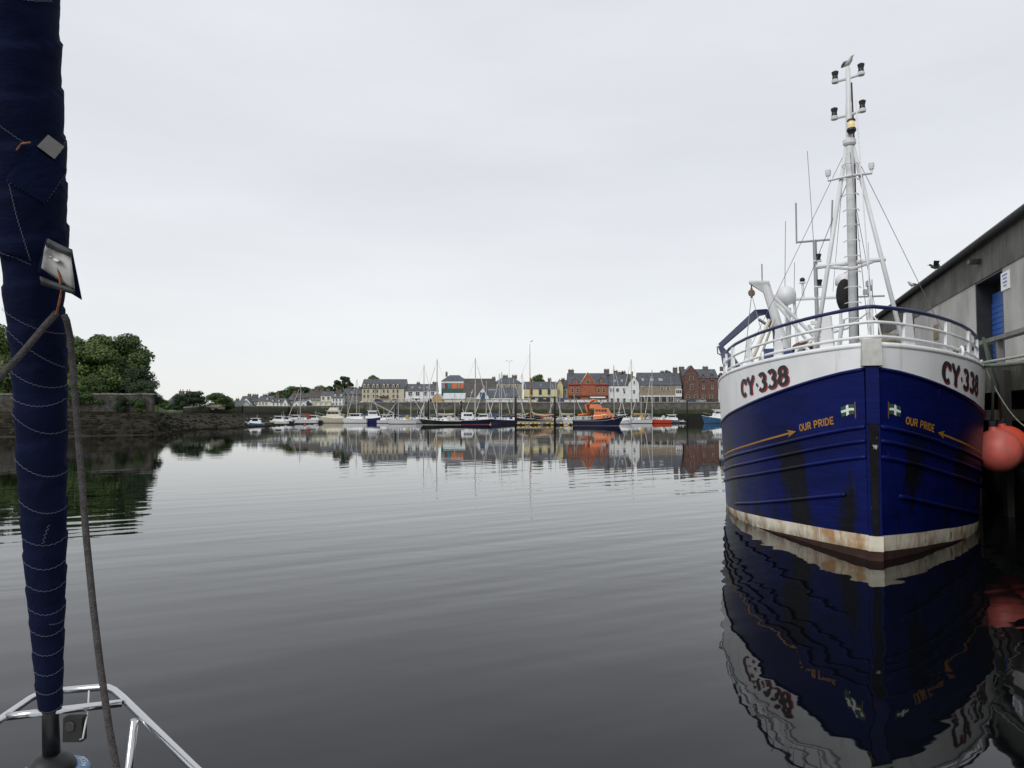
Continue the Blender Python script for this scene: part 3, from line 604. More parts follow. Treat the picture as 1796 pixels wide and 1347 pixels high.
# ------------------------------------------------------------------ street furniture and cars
def lamp(p, top, Y, zb, label, arms=1, globe=False):
    t_ = thing('street_lamp', label, 'lamp', (xat(p, Y), Y, zb)); h = zat(top, Y) - zb
    part('pole', MB().t([(0, 0, 0), (0, 0, h)], [.09, .05], 8), M('galvanised', (.38, .39, .4), .5), t_)
    if globe: part('lamp_globe', MB().ball((0, 0, h + .3), .36, 12, 8), M('lamp_globe', (.75, .75, .72), .4), t_, True)
    else:
        for s in ((-1, 1) if arms == 2 else (1,)):
            part('lamp_arm', MB().t([(0, 0, h - .2), (s * .9, -.2, h + .25)], .04, 6), dark, t_)
            part('lamp_head', MB().c(s * 1.15, -.25, h + .3, .7, .35, .16), dark, t_)
lamp(893, 634, 330, 8.1, 'tall twin-headed floodlight mast behind the villa chimneys', 2)
lamp(689.5, 707, 303, 8.1, 'short lamp with white globe before the beige hotel', globe=True)
lamp(634, 706.5, 303, 8.1, 'short lamp with white globe at the hotel corner', globe=True)
lamp(811, 703, 303, 8.1, 'short lamp with white globe beside the cream shed', globe=True)
lamp(1177, 660, 303, 8.1, 'slim grey street lamp before the tan terrace', 1)
lamp(1130, 697, 303, 8.1, 'short lamp with white globe before the white shopfronts', globe=True)
def car(p, Y, col, label, van=False, rz=0, z=8.125):
    t_ = thing('parked_car', label, 'van' if van else 'car', (xat(p, Y), Y, z), rz, 'vehicles parked along the harbour street')
    pm = M('car_' + col, {'white': (.7, .7, .7), 'silver': (.42, .43, .45), 'black': (.02, .02, .025), 'blue': (.03, .05, .14), 'red': (.3, .03, .03), 'green': (.02, .09, .06)}[col], .25, coat=.6, var=.03)
    if van: low = [(-2.4, .35), (2.4, .35), (2.4, 1.0), (1.9, 1.15), (1.35, 1.95), (-2.4, 2.0)]; gl = [(1.05, 1.2), (1.78, 1.2), (1.3, 1.8), (.95, 1.8)]
    else: low = [(-2.05, .35), (2.05, .35), (2.1, .75), (1.2, .92), (.5, 1.42), (-1.1, 1.46), (-1.75, .98), (-2.1, .9)]; gl = [(-1.5, .98), (1.0, .95), (.45, 1.36), (-1.05, 1.39)]
    part('body', MB().ext(low, -.85, .85, 'y'), pm, t_)
    part('side_window', MB().ext(gl, -.865, .865, 'y'), glass, t_)
    for sx in (-1.3, 1.3):
        for sy in (-.8, .8):
            part('wheel', MB().lathe([(.1, -.1), (.31, -.1), (.33, 0), (.31, .1), (.1, .1)], (sx, sy, .33), 12, Matrix.Rotation(R(90), 4, 'X')), rubber, t_)
car(720, 306, 'white', 'white van parked before the white guest house', True)
car(741, 306, 'white', 'second white van parked before the wide-windowed guest house', True, math.pi)
car(664, 306, 'blue', 'dark blue car parked before the beige hotel')
car(691, 306, 'silver', 'silver car parked near the beige hotel corner', rz=math.pi)
car(925, 306, 'black', 'black car parked before the yellow shop')
car(951, 306, 'black', 'black car parked at the blue shopfront', rz=math.pi)
car(988, 306, 'blue', 'dark blue van between the yellow shop and orange brick', True)
car(1042, 306, 'green', 'dark green van before the orange brick shop', True)
car(1195, 306, 'silver', 'silver car before the glazed bay house')
car(1212, 307, 'blue', 'blue car before the sandstone gable', rz=math.pi)
car(1229, 306, 'silver', 'second silver car beside the blue car before red sandstone', rz=math.pi)
car(1247, 306, 'black', 'black car before the sandstone dormers')
# ------------------------------------------------------------------ pontoons and piles
pont = M('pontoon_deck', (.2, .19, .17), .85, var=.2); pfl = M('pontoon_float', (.02, .022, .025), .7)
def pontoon(pa, pb, Y, label, wd=2.4, floats=None):
    xa, xb = xat(pa, Y), xat(pb, Y); t_ = thing('pontoon', label, 'pontoon', ((xa + xb) / 2, Y, 0)); w = (xb - xa) / 2
    part('deck', MB().b(-w, w, -wd / 2, wd / 2, .42, .58), pont, t_)
    n = max(2, int(2 * w / 3.2)); fm = MB().b(-1.0, 1.0, -wd / 2 + .1, wd / 2 - .1, -.25, .415).mesh('float', pfl)
    for i in range(n): link('float', fm, t_, (-w + 1.2 + (2 * w - 2.4) * i / (n - 1), 0, 0))
    return t_
YP = 204
pontoon(604, 700, 262, 'far grey pontoon behind the white motor boats')
pontoon(690, 906, 226, 'long grey pontoon behind the moored yachts')
pt = pontoon(906, 1012, 191.5, 'dark pontoon with yellow fenders beside the old lugger')
yf = M('yellow_fender', (.62, .42, .05), .6, var=.25)
fm = MB().lathe([(.05, -.5), (.26, -.42), (.26, .42), (.05, .5)], (0, 0, 0), 10, Matrix.Rotation(R(90), 4, 'Y') @ Matrix.Scale(.8, 4)).mesh('fender', yf, True)
rf = random.Random(11)
for i in range(15):
    if i in (6, 9): continue
    link('fender', fm, pt, (-7.6 + i * 1.12 + rf.uniform(-.15, .15), -1.35, .42 + rf.uniform(-.08, .1)))
pontoon(1095, 1205, 236, 'grey pontoon along the white and orange yachts')
pontoon(455, 480, 208, 'short dark pontoon at the edge of the mud')
pile_m = M('black_pile', (.015, .014, .013), .7, var=.4)
for p, top, Y in ((693.5, 706, 224), (751.5, 704, 221), (809, 705, 221), (904.5, 697, 190.5), (973, 697, 189.7), (1131.5, 709, 233), (1205, 703, 234), (1064, 716, 203)):
    o = solo('mooring_pile', MB().lathe([(.3, 0), (.3, zat(top, Y) + 2), (.05, zat(top, Y) + 2.4)], (0, 0, -2), 12), pile_m, 'tall black steel pile rising through the pontoons', 'pile', 'black piles holding the pontoons', True); o.location = (xat(p, Y), Y, 0)
    o['label'] = {693.5: 'black pile at the left end of the long pontoon', 751.5: 'black pile beside the black-hulled yacht', 809: 'black pile before the white wheelhouse yacht', 904.5: 'black pile at the bow of the old lugger', 973: 'black pile at the stern of the old lugger', 1131.5: 'black pile between the white and orange yachts', 1205: 'black pile at the end of the orange yacht pontoon', 1064: 'black pile behind the orange lifeboat'}[p]
# gangway down to the pontoon
g0, g1 = Vector((xat(655, 299), 299, 8.0)), Vector((xat(716, 240), 240, .8))
gw = thing('gangway', 'long sloping gangway from the harbour wall to the pontoons', 'gangway', g1)
dv = g0 - g1; sd_ = Vector((dv.y, -dv.x, 0)).normalized() * .6
mbx = MB()
part('walkway', MB().add([-sd_, sd_, dv + sd_, dv - sd_, -sd_ - Vector((0, 0, .12)), sd_ - Vector((0, 0, .12)), dv + sd_ - Vector((0, 0, .12)), dv - sd_ - Vector((0, 0, .12))], [(0, 1, 2, 3), (7, 6, 5, 4), (0, 4, 5, 1), (1, 5, 6, 2), (2, 6, 7, 3), (3, 7, 4, 0)]), pont, gw)
for s in (-1, 1): part('handrail', MB().t([sd_ * s + Vector((0, 0, 1)), dv + sd_ * s + Vector((0, 0, 1))], .05, 6), dark, gw)
# ------------------------------------------------------------------ boats
def boat_hull(Lh, B, F0, F1, boot=.12, stern=.78, over=.9, nst=16):
    """x forward, y beam, z up from the waterline; F0 freeboard at the stern, F1 at the bow"""
    def hb(t): return B / 2 * ((stern + (1 - stern) * math.sin(min(1, t / .5) * math.pi / 2)) if t < .5 else max(.012, 1 - ((t - .5) / .5) ** 2.3))
    def sheer(t): return F0 + (F1 - F0) * (max(0, t - .25) / .75) ** 1.7
    def pt(t, f, side):
        z = f * sheer(t) if f >= 0 else f
        k = .80 + .20 * max(0, f) ** .7 if f > 0 else .72
        x = -Lh / 2 + (Lh - over) * t + over * max(0, f) * t ** 3
        return (x, side * hb(t) * k, z)
    def band(fa, fb, n=2):
        m = MB()
        for side in (-1, 1):
            base = len(m.v)
            for i in range(nst + 1):
                for j in range(n + 1): m.v.append(pt(i / nst, fa(i / nst) + (fb(i / nst) - fa(i / nst)) * j / n, side))
            for i in range(nst):
                for j in range(n):
                    a = base + i * (n + 1) + j; m.f.append((a, a + n + 1, a + n + 2, a + 1))
        m.add([pt(0, fa(0), -1), pt(0, fa(0), 1), pt(0, fb(0), 1), pt(0, fb(0), -1)], [(0, 1, 2, 3)])
        return m
    bf = lambda t: boot / sheer(t)
    dk = MB()
    for i in range(nst + 1):
        a, c = pt(i / nst, .96, -1), pt(i / nst, .96, 1); dk.v += [a, c]
    dk.f = [(2 * i, 2 * i + 1, 2 * i + 3, 2 * i + 2) for i in range(nst)]
    rail = [pt(i / nst, 1.0, -1) for i in range(nst + 1)], [pt(i / nst, 1.0, 1) for i in range(nst + 1)]
    return band(lambda t: -.35, bf, 1), band(bf, lambda t: 1.0, 3), dk, sheer, rail
def cabin(x0, x1, w, z0, z1, rake=.4, taper=.85):
    return MB().add([(x0, -w / 2, z0), (x1, -w / 2 * taper, z0), (x1, w / 2 * taper, z0), (x0, w / 2, z0), (x0 + .1, -w / 2 * .86, z1), (x1 - rake, -w / 2 * .78, z1), (x1 - rake, w / 2 * .78, z1), (x0 + .1, w / 2 * .86, z1)],
                    [(3, 2, 1, 0), (4, 5, 6, 7), (0, 1, 5, 4), (1, 2, 6, 5), (2, 3, 7, 6), (3, 0, 4, 7)])
def hullset(t_, Lh, B, F0, F1, col, boot_c=(.05, .02, .02), stripe=None, deck_c=(.6, .6, .58), **k):
    bt, tp, dk, sh, rail = boat_hull(Lh, B, F0, F1, **k)
    part('boot_top', bt, M('boot_%.2f_%.2f' % boot_c[:2], boot_c, .6), t_, True, False)
    h_ = part('hull', tp, M('hull_%.3f_%.3f_%.3f' % col, col, .35, var=.06), t_, True, False)
    part('deck', dk, M('boat_deck_%.2f' % deck_c[0], deck_c, .7), t_, False, False)
    part('gunwale', MB().t(rail[0], .05, 5).t(rail[1], .05, 5), M('gunwale_%.2f' % (stripe or (.6, .6, .6))[0], stripe or (.6, .6, .6), .5), h_)
    return sh
def wins(t_, x0, x1, n, y, z, hgt, w=.35, name='window'):
    for s in (-1, 1):
        for i in range(n):
            x = x0 + (x1 - x0) * (i + .5) / n
            part(name, MB().c(x, s * y, z, w, .03, hgt), glass, t_)
def yacht(p, Y, Lh, rz, col, top, label, B=None, F0=.9, F1=1.25, boot=(.05, .02, .02), cover=(.03, .04, .09), boom=True, wheel=False, deckc=(.6, .6, .58), mastx=.08, spreaders=2, mast_m=None):
    t_ = thing('sailing_yacht', label, 'yacht', (xat(p, Y), Y, 0), rz, 'sailing yachts moored at the pontoons')
    t_.scale = (1.3,) * 3; Lh /= 1.14; B = B or Lh * .3; hullset(t_, Lh, B, F0, F1, col, boot, deck_c=deckc)
    c_ = part('cabin', cabin(-Lh * .18, Lh * .26, B * .62, F0 * .9, F0 + .55, .9), white, t_)
    wins(t_, -Lh * .1, Lh * .16, 3, B * .29, F0 + .3, .18, Lh * .05)
    if wheel:
        part('wheelhouse', cabin(-Lh * .26, Lh * .06, B * .66, F0 + .3, F0 + 1.75, .5), white, t_)
        wins(t_, -Lh * .2, Lh * .0, 3, B * .305, F0 + 1.2, .45, Lh * .06)
    else:
        part('sprayhood', cabin(-Lh * .26, -Lh * .12, B * .6, F0 + .2, F0 + 1.1, .5, .9), M('sprayhood_%.2f' % cover[2], cover, .9), t_)
    H = zat(top, Y) / 1.3; mx_ = Lh * mastx
    part('mast', MB().t([(mx_, 0, F0 * .9), (mx_ - .05, 0, H)], [.11, .08], 8), mast_m or alu, t_)
    for k in range(spreaders):
        z = F0 + (H - F0) * (.42 if k == 0 else .70); part('spreader', MB().t([(mx_ - .1, -B * .25, z + .05), (mx_, 0, z), (mx_ - .1, B * .25, z + .05)], .03, 5), alu, t_)
    for q in ((Lh * .48, 0, F1), (-Lh * .48, 0, F0 + .1), (mx_ - .2, B * .44, F0), (mx_ - .2, -B * .44, F0)):
        part('stay', MB().t([(mx_, 0, H - .15), q], .018, 4), dark, t_)
    if boom:
        part('boom', MB().t([(mx_ - .1, 0, F0 + 1.15), (-Lh * .34, 0, F0 + 1.25)], .07, 7), alu, t_)
        part('sail_cover', MB().t([(mx_ - .15, 0, F0 + 1.55), (mx_ - .8, 0, F0 + 1.42), (-Lh * .2, 0, F0 + 1.4), (-Lh * .33, 0, F0 + 1.35)], [.12, .2, .17, .1], 8), M('sailcloth_%.2f_%.2f' % cover[:2], cover, .9), t_, True)
    part('furled_jib', MB().t([(Lh * .475, 0, F1 + .35), (mx_ + (Lh * .475 - mx_) * .12, 0, F1 + (H - F1) * .86)], [.09, .05], 6), M('jib_cloth', (.6, .6, .58), .9), t_)
    for s in (-1, 1):
        part('guard_rail', MB().t([(Lh * .44, s * B * .12, F1 + .6), (Lh * .2, s * B * .42, F0 + .75), (-Lh * .2, s * B * .48, F0 + .65), (-Lh * .47, s * B * .36, F0 + .65)], .02, 4), steel, t_)
        for f_ in (.4, .12, -.15, -.45): part('stanchion', MB().t([(Lh * f_, s * B * (.2 if f_ > .3 else .44), F0), (Lh * f_, s * B * (.2 if f_ > .3 else .44), F0 + .7)], .018, 4), steel, t_)
    return t_
navy = (.012, .016, .045); wht = (.7, .71, .72); blk = (.012, .012, .014)
yacht(531, 232, 8.6, R(176), wht, 674, 'white yacht with dark red sail cover moored off the mud', cover=(.22, .04, .03))
yacht(629, 254, 8.0, R(172), wht, 665, 'small white yacht with bare tall mast near the hotel', cover=(.3, .3, .3), boom=False)
yacht(613, 268, 7.5, R(180), wht, 690, 'little white yacht with short mast behind the motor cruiser', cover=(.4, .3, .08))
yacht(716, 222, 9.5, R(6), wht, 690, 'white yacht with blue sprayhood along the long pontoon', cover=(.03, .05, .12), boom=True)
yacht(739, 231, 9.5, R(4), wht, 640, 'white yacht with tall bare mast before the guest house', cover=(.05, .06, .09))
yacht(772, 197, 10.2, R(186), blk, 630, 'long black-hulled yacht with pale sail on its boom', cover=(.5, .47, .4), boot=(.3, .3, .28), F0=.8, F1=1.3)
yacht(828, 203, 10.6, R(4), navy, 628, 'navy yacht with white domed wheelhouse and red boot line', cover=(.03, .03, .05), boot=(.28, .08, .07), wheel=True)
yacht(884, 216, 8.6, R(184), navy, 652, 'navy-hulled yacht with white deck beside the lugger', cover=(.05, .07, .12))
yacht(897, 232, 8.5, R(0), wht, 664, 'white yacht behind the navy yacht with slim mast', cover=(.05, .07, .12), boom=False)
yacht(912, 238, 8.5, R(0), wht, 655, 'pale yacht half hidden behind the old lugger', cover=(.3, .28, .22))
yacht(836, 236, 8.0, R(180), wht, 674, 'white yacht with short mast behind the navy wheelhouse yacht', cover=(.3, .28, .22), boom=False)
yacht(1073, 236, 8.5, R(0), wht, 640, 'white yacht masked by the orange lifeboat with tall mast', cover=(.3, .28, .22))
yacht(1112, 229, 9.8, R(182), wht, 630, 'white yacht with mustard sail cover next to the lifeboat', cover=(.45, .3, .1))
yacht(1153, 230, 7.6, R(180), (.5, .06, .02), 648, 'orange-red hulled yacht at the end of the pontoon', cover=(.5, .5, .48), boom=False, mastx=.2)
EX = [(594, 266, 7.2, 178, wht, 700, 'small white yacht with grey cover left of the beige cruiser stern', (.3, .3, .32)), (648, 258, 7.4, 4, (.4, .42, .44), 688, 'pale grey yacht behind the dark blue fishing boat', (.06, .08, .12)),
      (703, 214, 8.0, 186, wht, 699, 'low white yacht with navy cover beside the first black pile', (.02, .03, .08)), (757, 236, 8.4, 176, wht, 686, 'white yacht with green cover behind the black-hulled yacht', (.03, .1, .07)),
      (794, 238, 8.4, 2, navy, 690, 'navy yacht with pale cover behind the black yacht stern', (.45, .45, .42)), (857, 232, 8.8, 182, wht, 668, 'white yacht with blue cover before the slate-roofed hall', (.04, .07, .2)),
      (872, 240, 8.6, 3, wht, 655, 'white yacht with tall mast before the hall skylight', (.1, .1, .11)), (986, 232, 8.6, 178, wht, 667, 'white yacht with cream cover behind the lugger stern', (.5, .45, .33)),
      (1004, 240, 7.4, 0, (.05, .14, .2), 692, 'small teal yacht left of the lifeboat', (.3, .28, .25)), (1128, 244, 8.0, 178, (.3, .03, .03), 676, 'dark red yacht behind the pile beside the mustard-covered yacht', (.3, .3, .3)),
      (962, 226, 8.2, 4, wht, 664, 'white yacht with red cover behind the lugger mast', (.3, .04, .04))]
for p, Y, Lh, rz, c_, tp__, lb, cv in EX: yacht(p, Y, Lh, R(rz), c_, tp__, lb, cover=cv, spreaders=1)
def cruiser(p, Y, Lh, rz, col, label, cat='motor boat', F0=1.0, F1=1.7, B=None, house_c=None, fly=False, hx=(-.25, .2), hh=1.7, stripe=None, mast=2.4, boot=(.05, .02, .02)):
    t_ = thing('motor_boat', label, cat, (xat(p, Y), Y, 0), rz, 'motor boats moored in the harbour'); t_.scale = (1.22,) * 3; Lh /= 1.12; B = B or Lh * .33
    hullset(t_, Lh, B, F0, F1, col, boot, stripe=stripe, over=.6)
    hm = house_c or white; z0 = F0 * .85
    part('cabin', cabin(Lh * (hx[0] - .1), Lh * (hx[1] + .15), B * .7, z0, F0 + .7, .6), hm, t_)
    wh = part('wheelhouse', cabin(Lh * hx[0], Lh * hx[1], B * .62, z0 + .5, F0 + hh, .45), hm, t_)
    part('roof', MB().c(Lh * sum(hx) / 2 - .15, 0, F0 + hh + .05, Lh * (hx[1] - hx[0]) + .3, B * .62, .1), hm, wh)
    wins(t_, Lh * hx[0] + .2, Lh * hx[1] - .4, 3, B * .29, F0 + hh * .72, .5, Lh * (hx[1] - hx[0]) / 4)
    part('windscreen', MB().c(Lh * hx[1] - .3, 0, F0 + hh * .72, .06, B * .5, .5), glass, t_)
    if fly: part('flybridge', cabin(Lh * (hx[0] + .05), Lh * (hx[1] - .06), B * .5, F0 + hh + .1, F0 + hh + .9, .5), hm, t_)
    part('mast', MB().t([(Lh * hx[0] + .5, 0, F0 + hh), (Lh * hx[0] + .35, 0, F0 + hh + mast)], [.06, .03], 6), alu, t_)
    part('bow_rail', MB().t([(Lh * .12, -B * .44, F0 + .95), (Lh * .36, -B * .28, F1 + .6), (Lh * .47, 0, F1 + .7), (Lh * .36, B * .28, F1 + .6), (Lh * .12, B * .44, F0 + .95)], .025, 5), steel, t_)
    return t_
cruiser(447, 178, 4.2, R(185), (.06, .12, .26), 'small blue boat with white cuddy aground on the mud', 'boat', .5, .8, hh=1.0, mast=.8)
cruiser(489, 214, 5.6, R(170), wht, 'little white cabin boat with dark canopy at the mud edge', 'boat', .6, .9, hh=1.3, mast=1.0)
cruiser(503, 222, 5, R(10), navy, 'small dark blue open boat behind the white cabin boat', 'boat', .6, .9, hh=1.1, mast=1.6)
cruiser(579, 240, 10.6, R(180), (.56, .53, .42), 'beige trawler-style motor cruiser with raised wheelhouse', F0=1.3, F1=2.2, house_c=cream, fly=True, hx=(-.3, .1), hh=2.1)
cruiser(622, 236, 7.8, R(178), wht, 'white motor cruiser between the beige cruiser and the blue fishing boat', F0=1.1, F1=1.5, hh=1.5)
cruiser(661, 238, 8.2, R(8), (.015, .02, .11), 'dark blue fishing boat with white wheelhouse before the hotel', 'fishing boat', 1.3, 2.2, hx=(-.32, .05), hh=2.1)
cruiser(697, 250, 6, R(20), wht, 'small white workboat behind the black pile', 'boat', .9, 1.2, hh=1.5)
cruiser(1258, 228, 9.4, R(184), (.03, .1, .2), 'white-topped blue fishing boat beside the trawler', 'fishing boat', 1.2, 2.1, stripe=(.7, .7, .7), hx=(-.3, .15), hh=2.4, mast=3)
for p, Y, Lh, rz, c_, lb, hh_ in [(680, 230, 6.2, 8, wht, 'small white cabin boat beside the dark blue fishing boat', 1.5), (726, 240, 6.4, 176, (.05, .07, .1), 'small charcoal cabin boat behind the white pontoon yachts', 1.6), (786, 214, 6.0, 4, wht, 'white cabin boat between the black and navy yachts', 1.6),
        (846, 222, 6.6, 178, wht, 'white cabin boat right of the navy wheelhouse yacht', 1.7), (905, 226, 6.0, 4, (.1, .2, .22), 'small grey-green cabin boat behind the lugger bow', 1.6), (1092, 214, 6.0, 10, wht, 'white cabin boat at the lifeboat bow', 1.5), (1176, 240, 6.0, 182, (.06, .1, .16), 'small blue cabin boat past the orange yacht', 1.5), (517, 246, 6.0, 184, (.35, .3, .2), 'tan cabin boat behind the red-covered yacht', 1.4), (549, 238, 5.6, 178, (.02, .02, .03), 'small black workboat at the beige cruiser bow', 1.3)]:
    cruiser(p, Y, Lh, R(rz), c_, lb, 'boat', .8, 1.2, hh=hh_, mast=1.6)
t_ = thing('dinghy', 'small pale inflatable dinghy tied to the pontoon end', 'dinghy', (xat(1196, 232), 232, .6)); part('tube', MB().t([(-.6, -1, 0), (-.6, .6, 0), (0, 1.1, .1), (.6, .6, 0), (.6, -1, 0)], .2, 8), M('dinghy_grey', (.45, .45, .46), .6), t_, True); part('floor', MB().b(-.5, .5, -1, .6, -.12, -.05), dark, t_); part('outboard', MB().c(0, -1.1, .25, .25, .3, .6), white, t_)
# old lugger
Yl = 197
t_ = thing('wooden_lugger', 'old black and white wooden lugger with one very tall mast and bowsprit', 'sailing boat', (xat(946, Yl), Yl, 0), R(181))
Lh = 13.2
hullset(t_, Lh, 3.9, 1.1, 2.0, (.4, .42, .42), (.02, .02, .02), stripe=(.02, .02, .02), deck_c=(.3, .22, .14), stern=.4)
bt, tp, dk, sh, rail = boat_hull(Lh + .04, 3.98, 1.12, 2.02, boot=1.0, stern=.4)
part('black_strake', tp, M('black_strake', (.012, .013, .018), .5), t_, True, False)
H = zat(612, Yl); mx_ = 2.4
part('mast', MB().t([(mx_, 0, 1), (mx_, 0, H * .62)], [.2, .13], 8), varn, t_)
part('topmast', MB().t([(mx_ + .2, 0, H * .55), (mx_ + .22, 0, zat(603, Yl))], [.11, .05], 8), varn, t_)
part('pennant', MB().t([(mx_ + .22, 0, zat(600, Yl)), (mx_ - .6, .1, zat(597.5, Yl))], [.05, .16], 4), M('pennant', (.15, .15, .16), .9), t_)
part('bowsprit', MB().t([(Lh * .4, 0, 2.2), (Lh * .72, 0, 3.0)], [.12, .07], 7), varn, t_)
part('mizzen_mast', MB().t([(-4.4, 0, 1), (-4.5, 0, zat(668, Yl))], [.12, .07], 7), alu, t_)
part('furled_sail', MB().t([(mx_ - .2, 0, 3.6), (mx_ - 1.2, .2, 2.9), (-1.5, .3, 2.5), (-4, .2, 2.9)], [.15, .32, .34, .14], 9), M('tan_sail', (.46, .38, .28), .9, bump=.5), t_, True)
part('gaff', MB().t([(mx_ - .2, -.25, 2.6), (-4.6, -.2, 2.5)], .1, 7), varn, t_)
part('furled_staysail', MB().t([(mx_ + .6, 0, 3.2), (mx_ + 1.4, 0, 2.8), (5.6, 0, 2.5)], [.2, .24, .1], 8), M('tan_sail', (.46, .38, .28), .9), t_, True)
part('deckhouse', cabin(-3.6, -.8, 1.7, 1, 1.85, .2), varn, t_)
for q in ((Lh * .71, 0, 3.0), (Lh * .46, 0, 2.1), (mx_ - .6, 1.85, 1.2), (mx_ - .6, -1.85, 1.2), (mx_ - 1.4, 1.85, 1.2), (mx_ - 1.4, -1.85, 1.2), (-6.2, 0, 1.3)):
    part('stay', MB().t([(mx_, 0, H * .6), q], .03, 4), dark, t_)
part('forestay', MB().t([(mx_, 0, H * .95), (Lh * .72, 0, 3.0)], .022, 4), dark, t_)
# orange lifeboat
Yf = 180
t_ = thing('lifeboat', 'orange lifeboat with dark blue hull and grey deck moored stern to the lugger', 'lifeboat', (xat(1051, Yf), Yf, 0), R(-22))
Lh = 13.0
nv = (.014, .018, .055); org = M('lifeboat_orange', (.6, .15, .03), .45, var=.06)
hullset(t_, Lh, 4.6, 1.45, 2.7, nv, (.18, .16, .13), stripe=(.25, .25, .24), deck_c=(.3, .33, .34), stern=.92, over=1.5)
part('rope_fender', MB().t([(-6.0, -2.3, 1.25), (-2, -2.42, 1.2), (2, -2.2, 1.3), (4.8, -1.2, 1.85), (6.3, -.05, 2.45)], .09, 6), M('grey_fender', (.2, .2, .2), .8), t_, True)
part('superstructure', cabin(-1.2, 4.3, 3.5, 1.5, 2.9, .9), org, t_)
part('wheelhouse', cabin(-1.0, 3.0, 3.0, 2.6, 4.5, .9), org, t_)
wins(t_, -.7, 2.3, 4, 1.36, 3.85, .55, .55); wins(t_, 1.2, 3.8, 3, 1.66, 2.25, .35, .35, 'porthole')
part('flying_bridge', cabin(-2.2, .6, 2.7, 4.4, 5.4, .5), org, t_)
part('mast_arch', MB().t([(-2.6, -1.2, 2.6), (-3.4, -.9, 5.3), (-3.4, .9, 5.3), (-2.6, 1.2, 2.6)], .2, 8), org, t_, True)
part('radar_mast', MB().t([(-3.2, 0, 5.2), (-1.6, 0, 6.6), (-.4, 0, 6.2)], [.22, .3, .2], 8), org, t_, True)
part('searchlight', MB().ball((.4, .5, 5.7), .25, 10, 8), M('grey_lamp', (.4, .4, .4), .4), t_, True)
part('whip_aerial', MB().t([(-2.9, 0, 5.2), (-3.0, 0, 9.6)], [.03, .012], 5), dark, t_)
for a, c in ((-4.6, -1.0), (-2.9, 1.0)): part('deck_locker', MB().c(a, c * .9 - .5, 1.95, 1.4, 1.5, 1.0), M('grey_box', (.42, .47, .47), .6), t_)
part('inflatable_boat', MB().t([(-5.4, -.9, 2.7), (-3.2, -.9, 2.9), (-2.6, 0, 3.0), (-3.2, .9, 2.9), (-5.4, .9, 2.7)], .26, 8), org, t_, True)
part('cradle', MB().b(-5.2, -2.8, -.7, .7, 1.4, 2.5), M('grey_box', (.42, .47, .47), .6), t_)
for s in (-1, 1):
    part('guard_rail', MB().t([(-6.3, s * 2.0, 2.3), (-2, s * 2.15, 2.4), (2.2, s * 2.0, 2.8), (5.0, s * .9, 3.3), (6.2, 0, 3.5)], .03, 5), steel, t_)
for q in (-1.1, 1.1): part('stern_fender', MB().ball((-6.65, q, .75), .33, 12, 8), white, t_, True)
# mooring buoy
o = solo('mooring_buoy', MB().ball((0, 0, .1), .3, 14, 10), M('dull_red_buoy', (.45, .06, .05), .5), 'small red mooring buoy floating off the mud', 'buoy', smooth=True); o.location = (xat(535, 190), 190, 0)
# ------------------------------------------------------------------ quay on the right
QA = R(18)
quay = thing('quay', 'tall dark concrete and timber quay beside the blue trawler', 'quay', (6.77, 13.34, 0), -QA)
QE = 4.5                                       # quay face, metres right of the trawler's stem line
dkc = M('wet_dark_concrete', (.075, .07, .06), .9, var=.4, scale=1.5, bump=.4, bscale=10)
overlay(dkc, (.02, .022, .012), 1.2, (1, 1, .4), .4, .6, .9)
qtim = M('black_timber', (.022, .02, .018), .85, var=.5, scale=3, stretch=(1, 1, .15), bump=.5, bscale=15)
part('deck', MB().b(QE + .25, QE + 30, -16, 62, 3.75, 4.15), conc, quay)
part('edge_beam', MB().b(QE, QE + .5, -16, 62, 3.35, 4.1), dkc, quay)
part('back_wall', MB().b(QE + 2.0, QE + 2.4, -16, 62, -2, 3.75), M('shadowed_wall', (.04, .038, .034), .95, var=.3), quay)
pm_ = MB().b(-.22, .22, -.22, .22, -2, 3.5).mesh('pile', qtim); fm_ = MB().b(-.16, .0, -.17, .17, -1.5, 3.9).mesh('fender_timber', qtim)
y = -15
while y < 61:
    link('pile', pm_, quay, (QE + .75, y, 0)); link('fender_timber', fm_, quay, (QE - .003, y + .9, 0)); y += 2.7
part('waling', MB().b(QE + .1, QE + .4, -16, 62, 1.3, 1.65), qtim, quay)
part('waling', MB().b(QE + .12, QE + .42, -16, 62, 2.55, 2.85), dkc, quay)
railm = M('rail_concrete', (.2, .195, .18), .9, var=.25, scale=3)
part('kerb_rail', MB().b(QE + .05, QE + .3, -16, 62, 4.83, 4.95), railm, quay)
rp = MB().b(QE + .1, QE + .25, -.06, .06, 4.103, 4.828).mesh('rail_post', railm)
y = -15.5
while y < 61: link('rail_post', rp, quay, (0, y, 0)); y += 2.2
# fish shed standing on the quay
SO = QE + 2.35; SE = 9.55
shed = thing('quay_shed', 'long grey concrete shed with blue roller doors on the quay', 'shed', (6.77, 13.34, 4.152), -QA)
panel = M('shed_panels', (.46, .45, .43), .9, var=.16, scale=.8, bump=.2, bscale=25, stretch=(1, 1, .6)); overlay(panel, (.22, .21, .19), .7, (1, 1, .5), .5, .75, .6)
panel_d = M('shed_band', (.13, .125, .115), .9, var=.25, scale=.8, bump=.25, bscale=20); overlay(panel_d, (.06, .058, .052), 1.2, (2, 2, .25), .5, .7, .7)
H_ = SE - 4.152; Y0, Y1 = -6, 40.5
bluedoor = M('blue_roller_door', (.03, .11, .4), .5, var=.1)
doors = []
def py2q(px_):                                   # along-quay coordinate where the shed face is seen at picture column px_
    r = (px_ - 898) / F; cx_, sx_ = math.cos(QA), math.sin(QA)
    X0 = 6.77 + cx_ * SO; Yb = 13.34 - sx_ * SO
    return (X0 - r * Yb) / (r * cx_ - sx_)
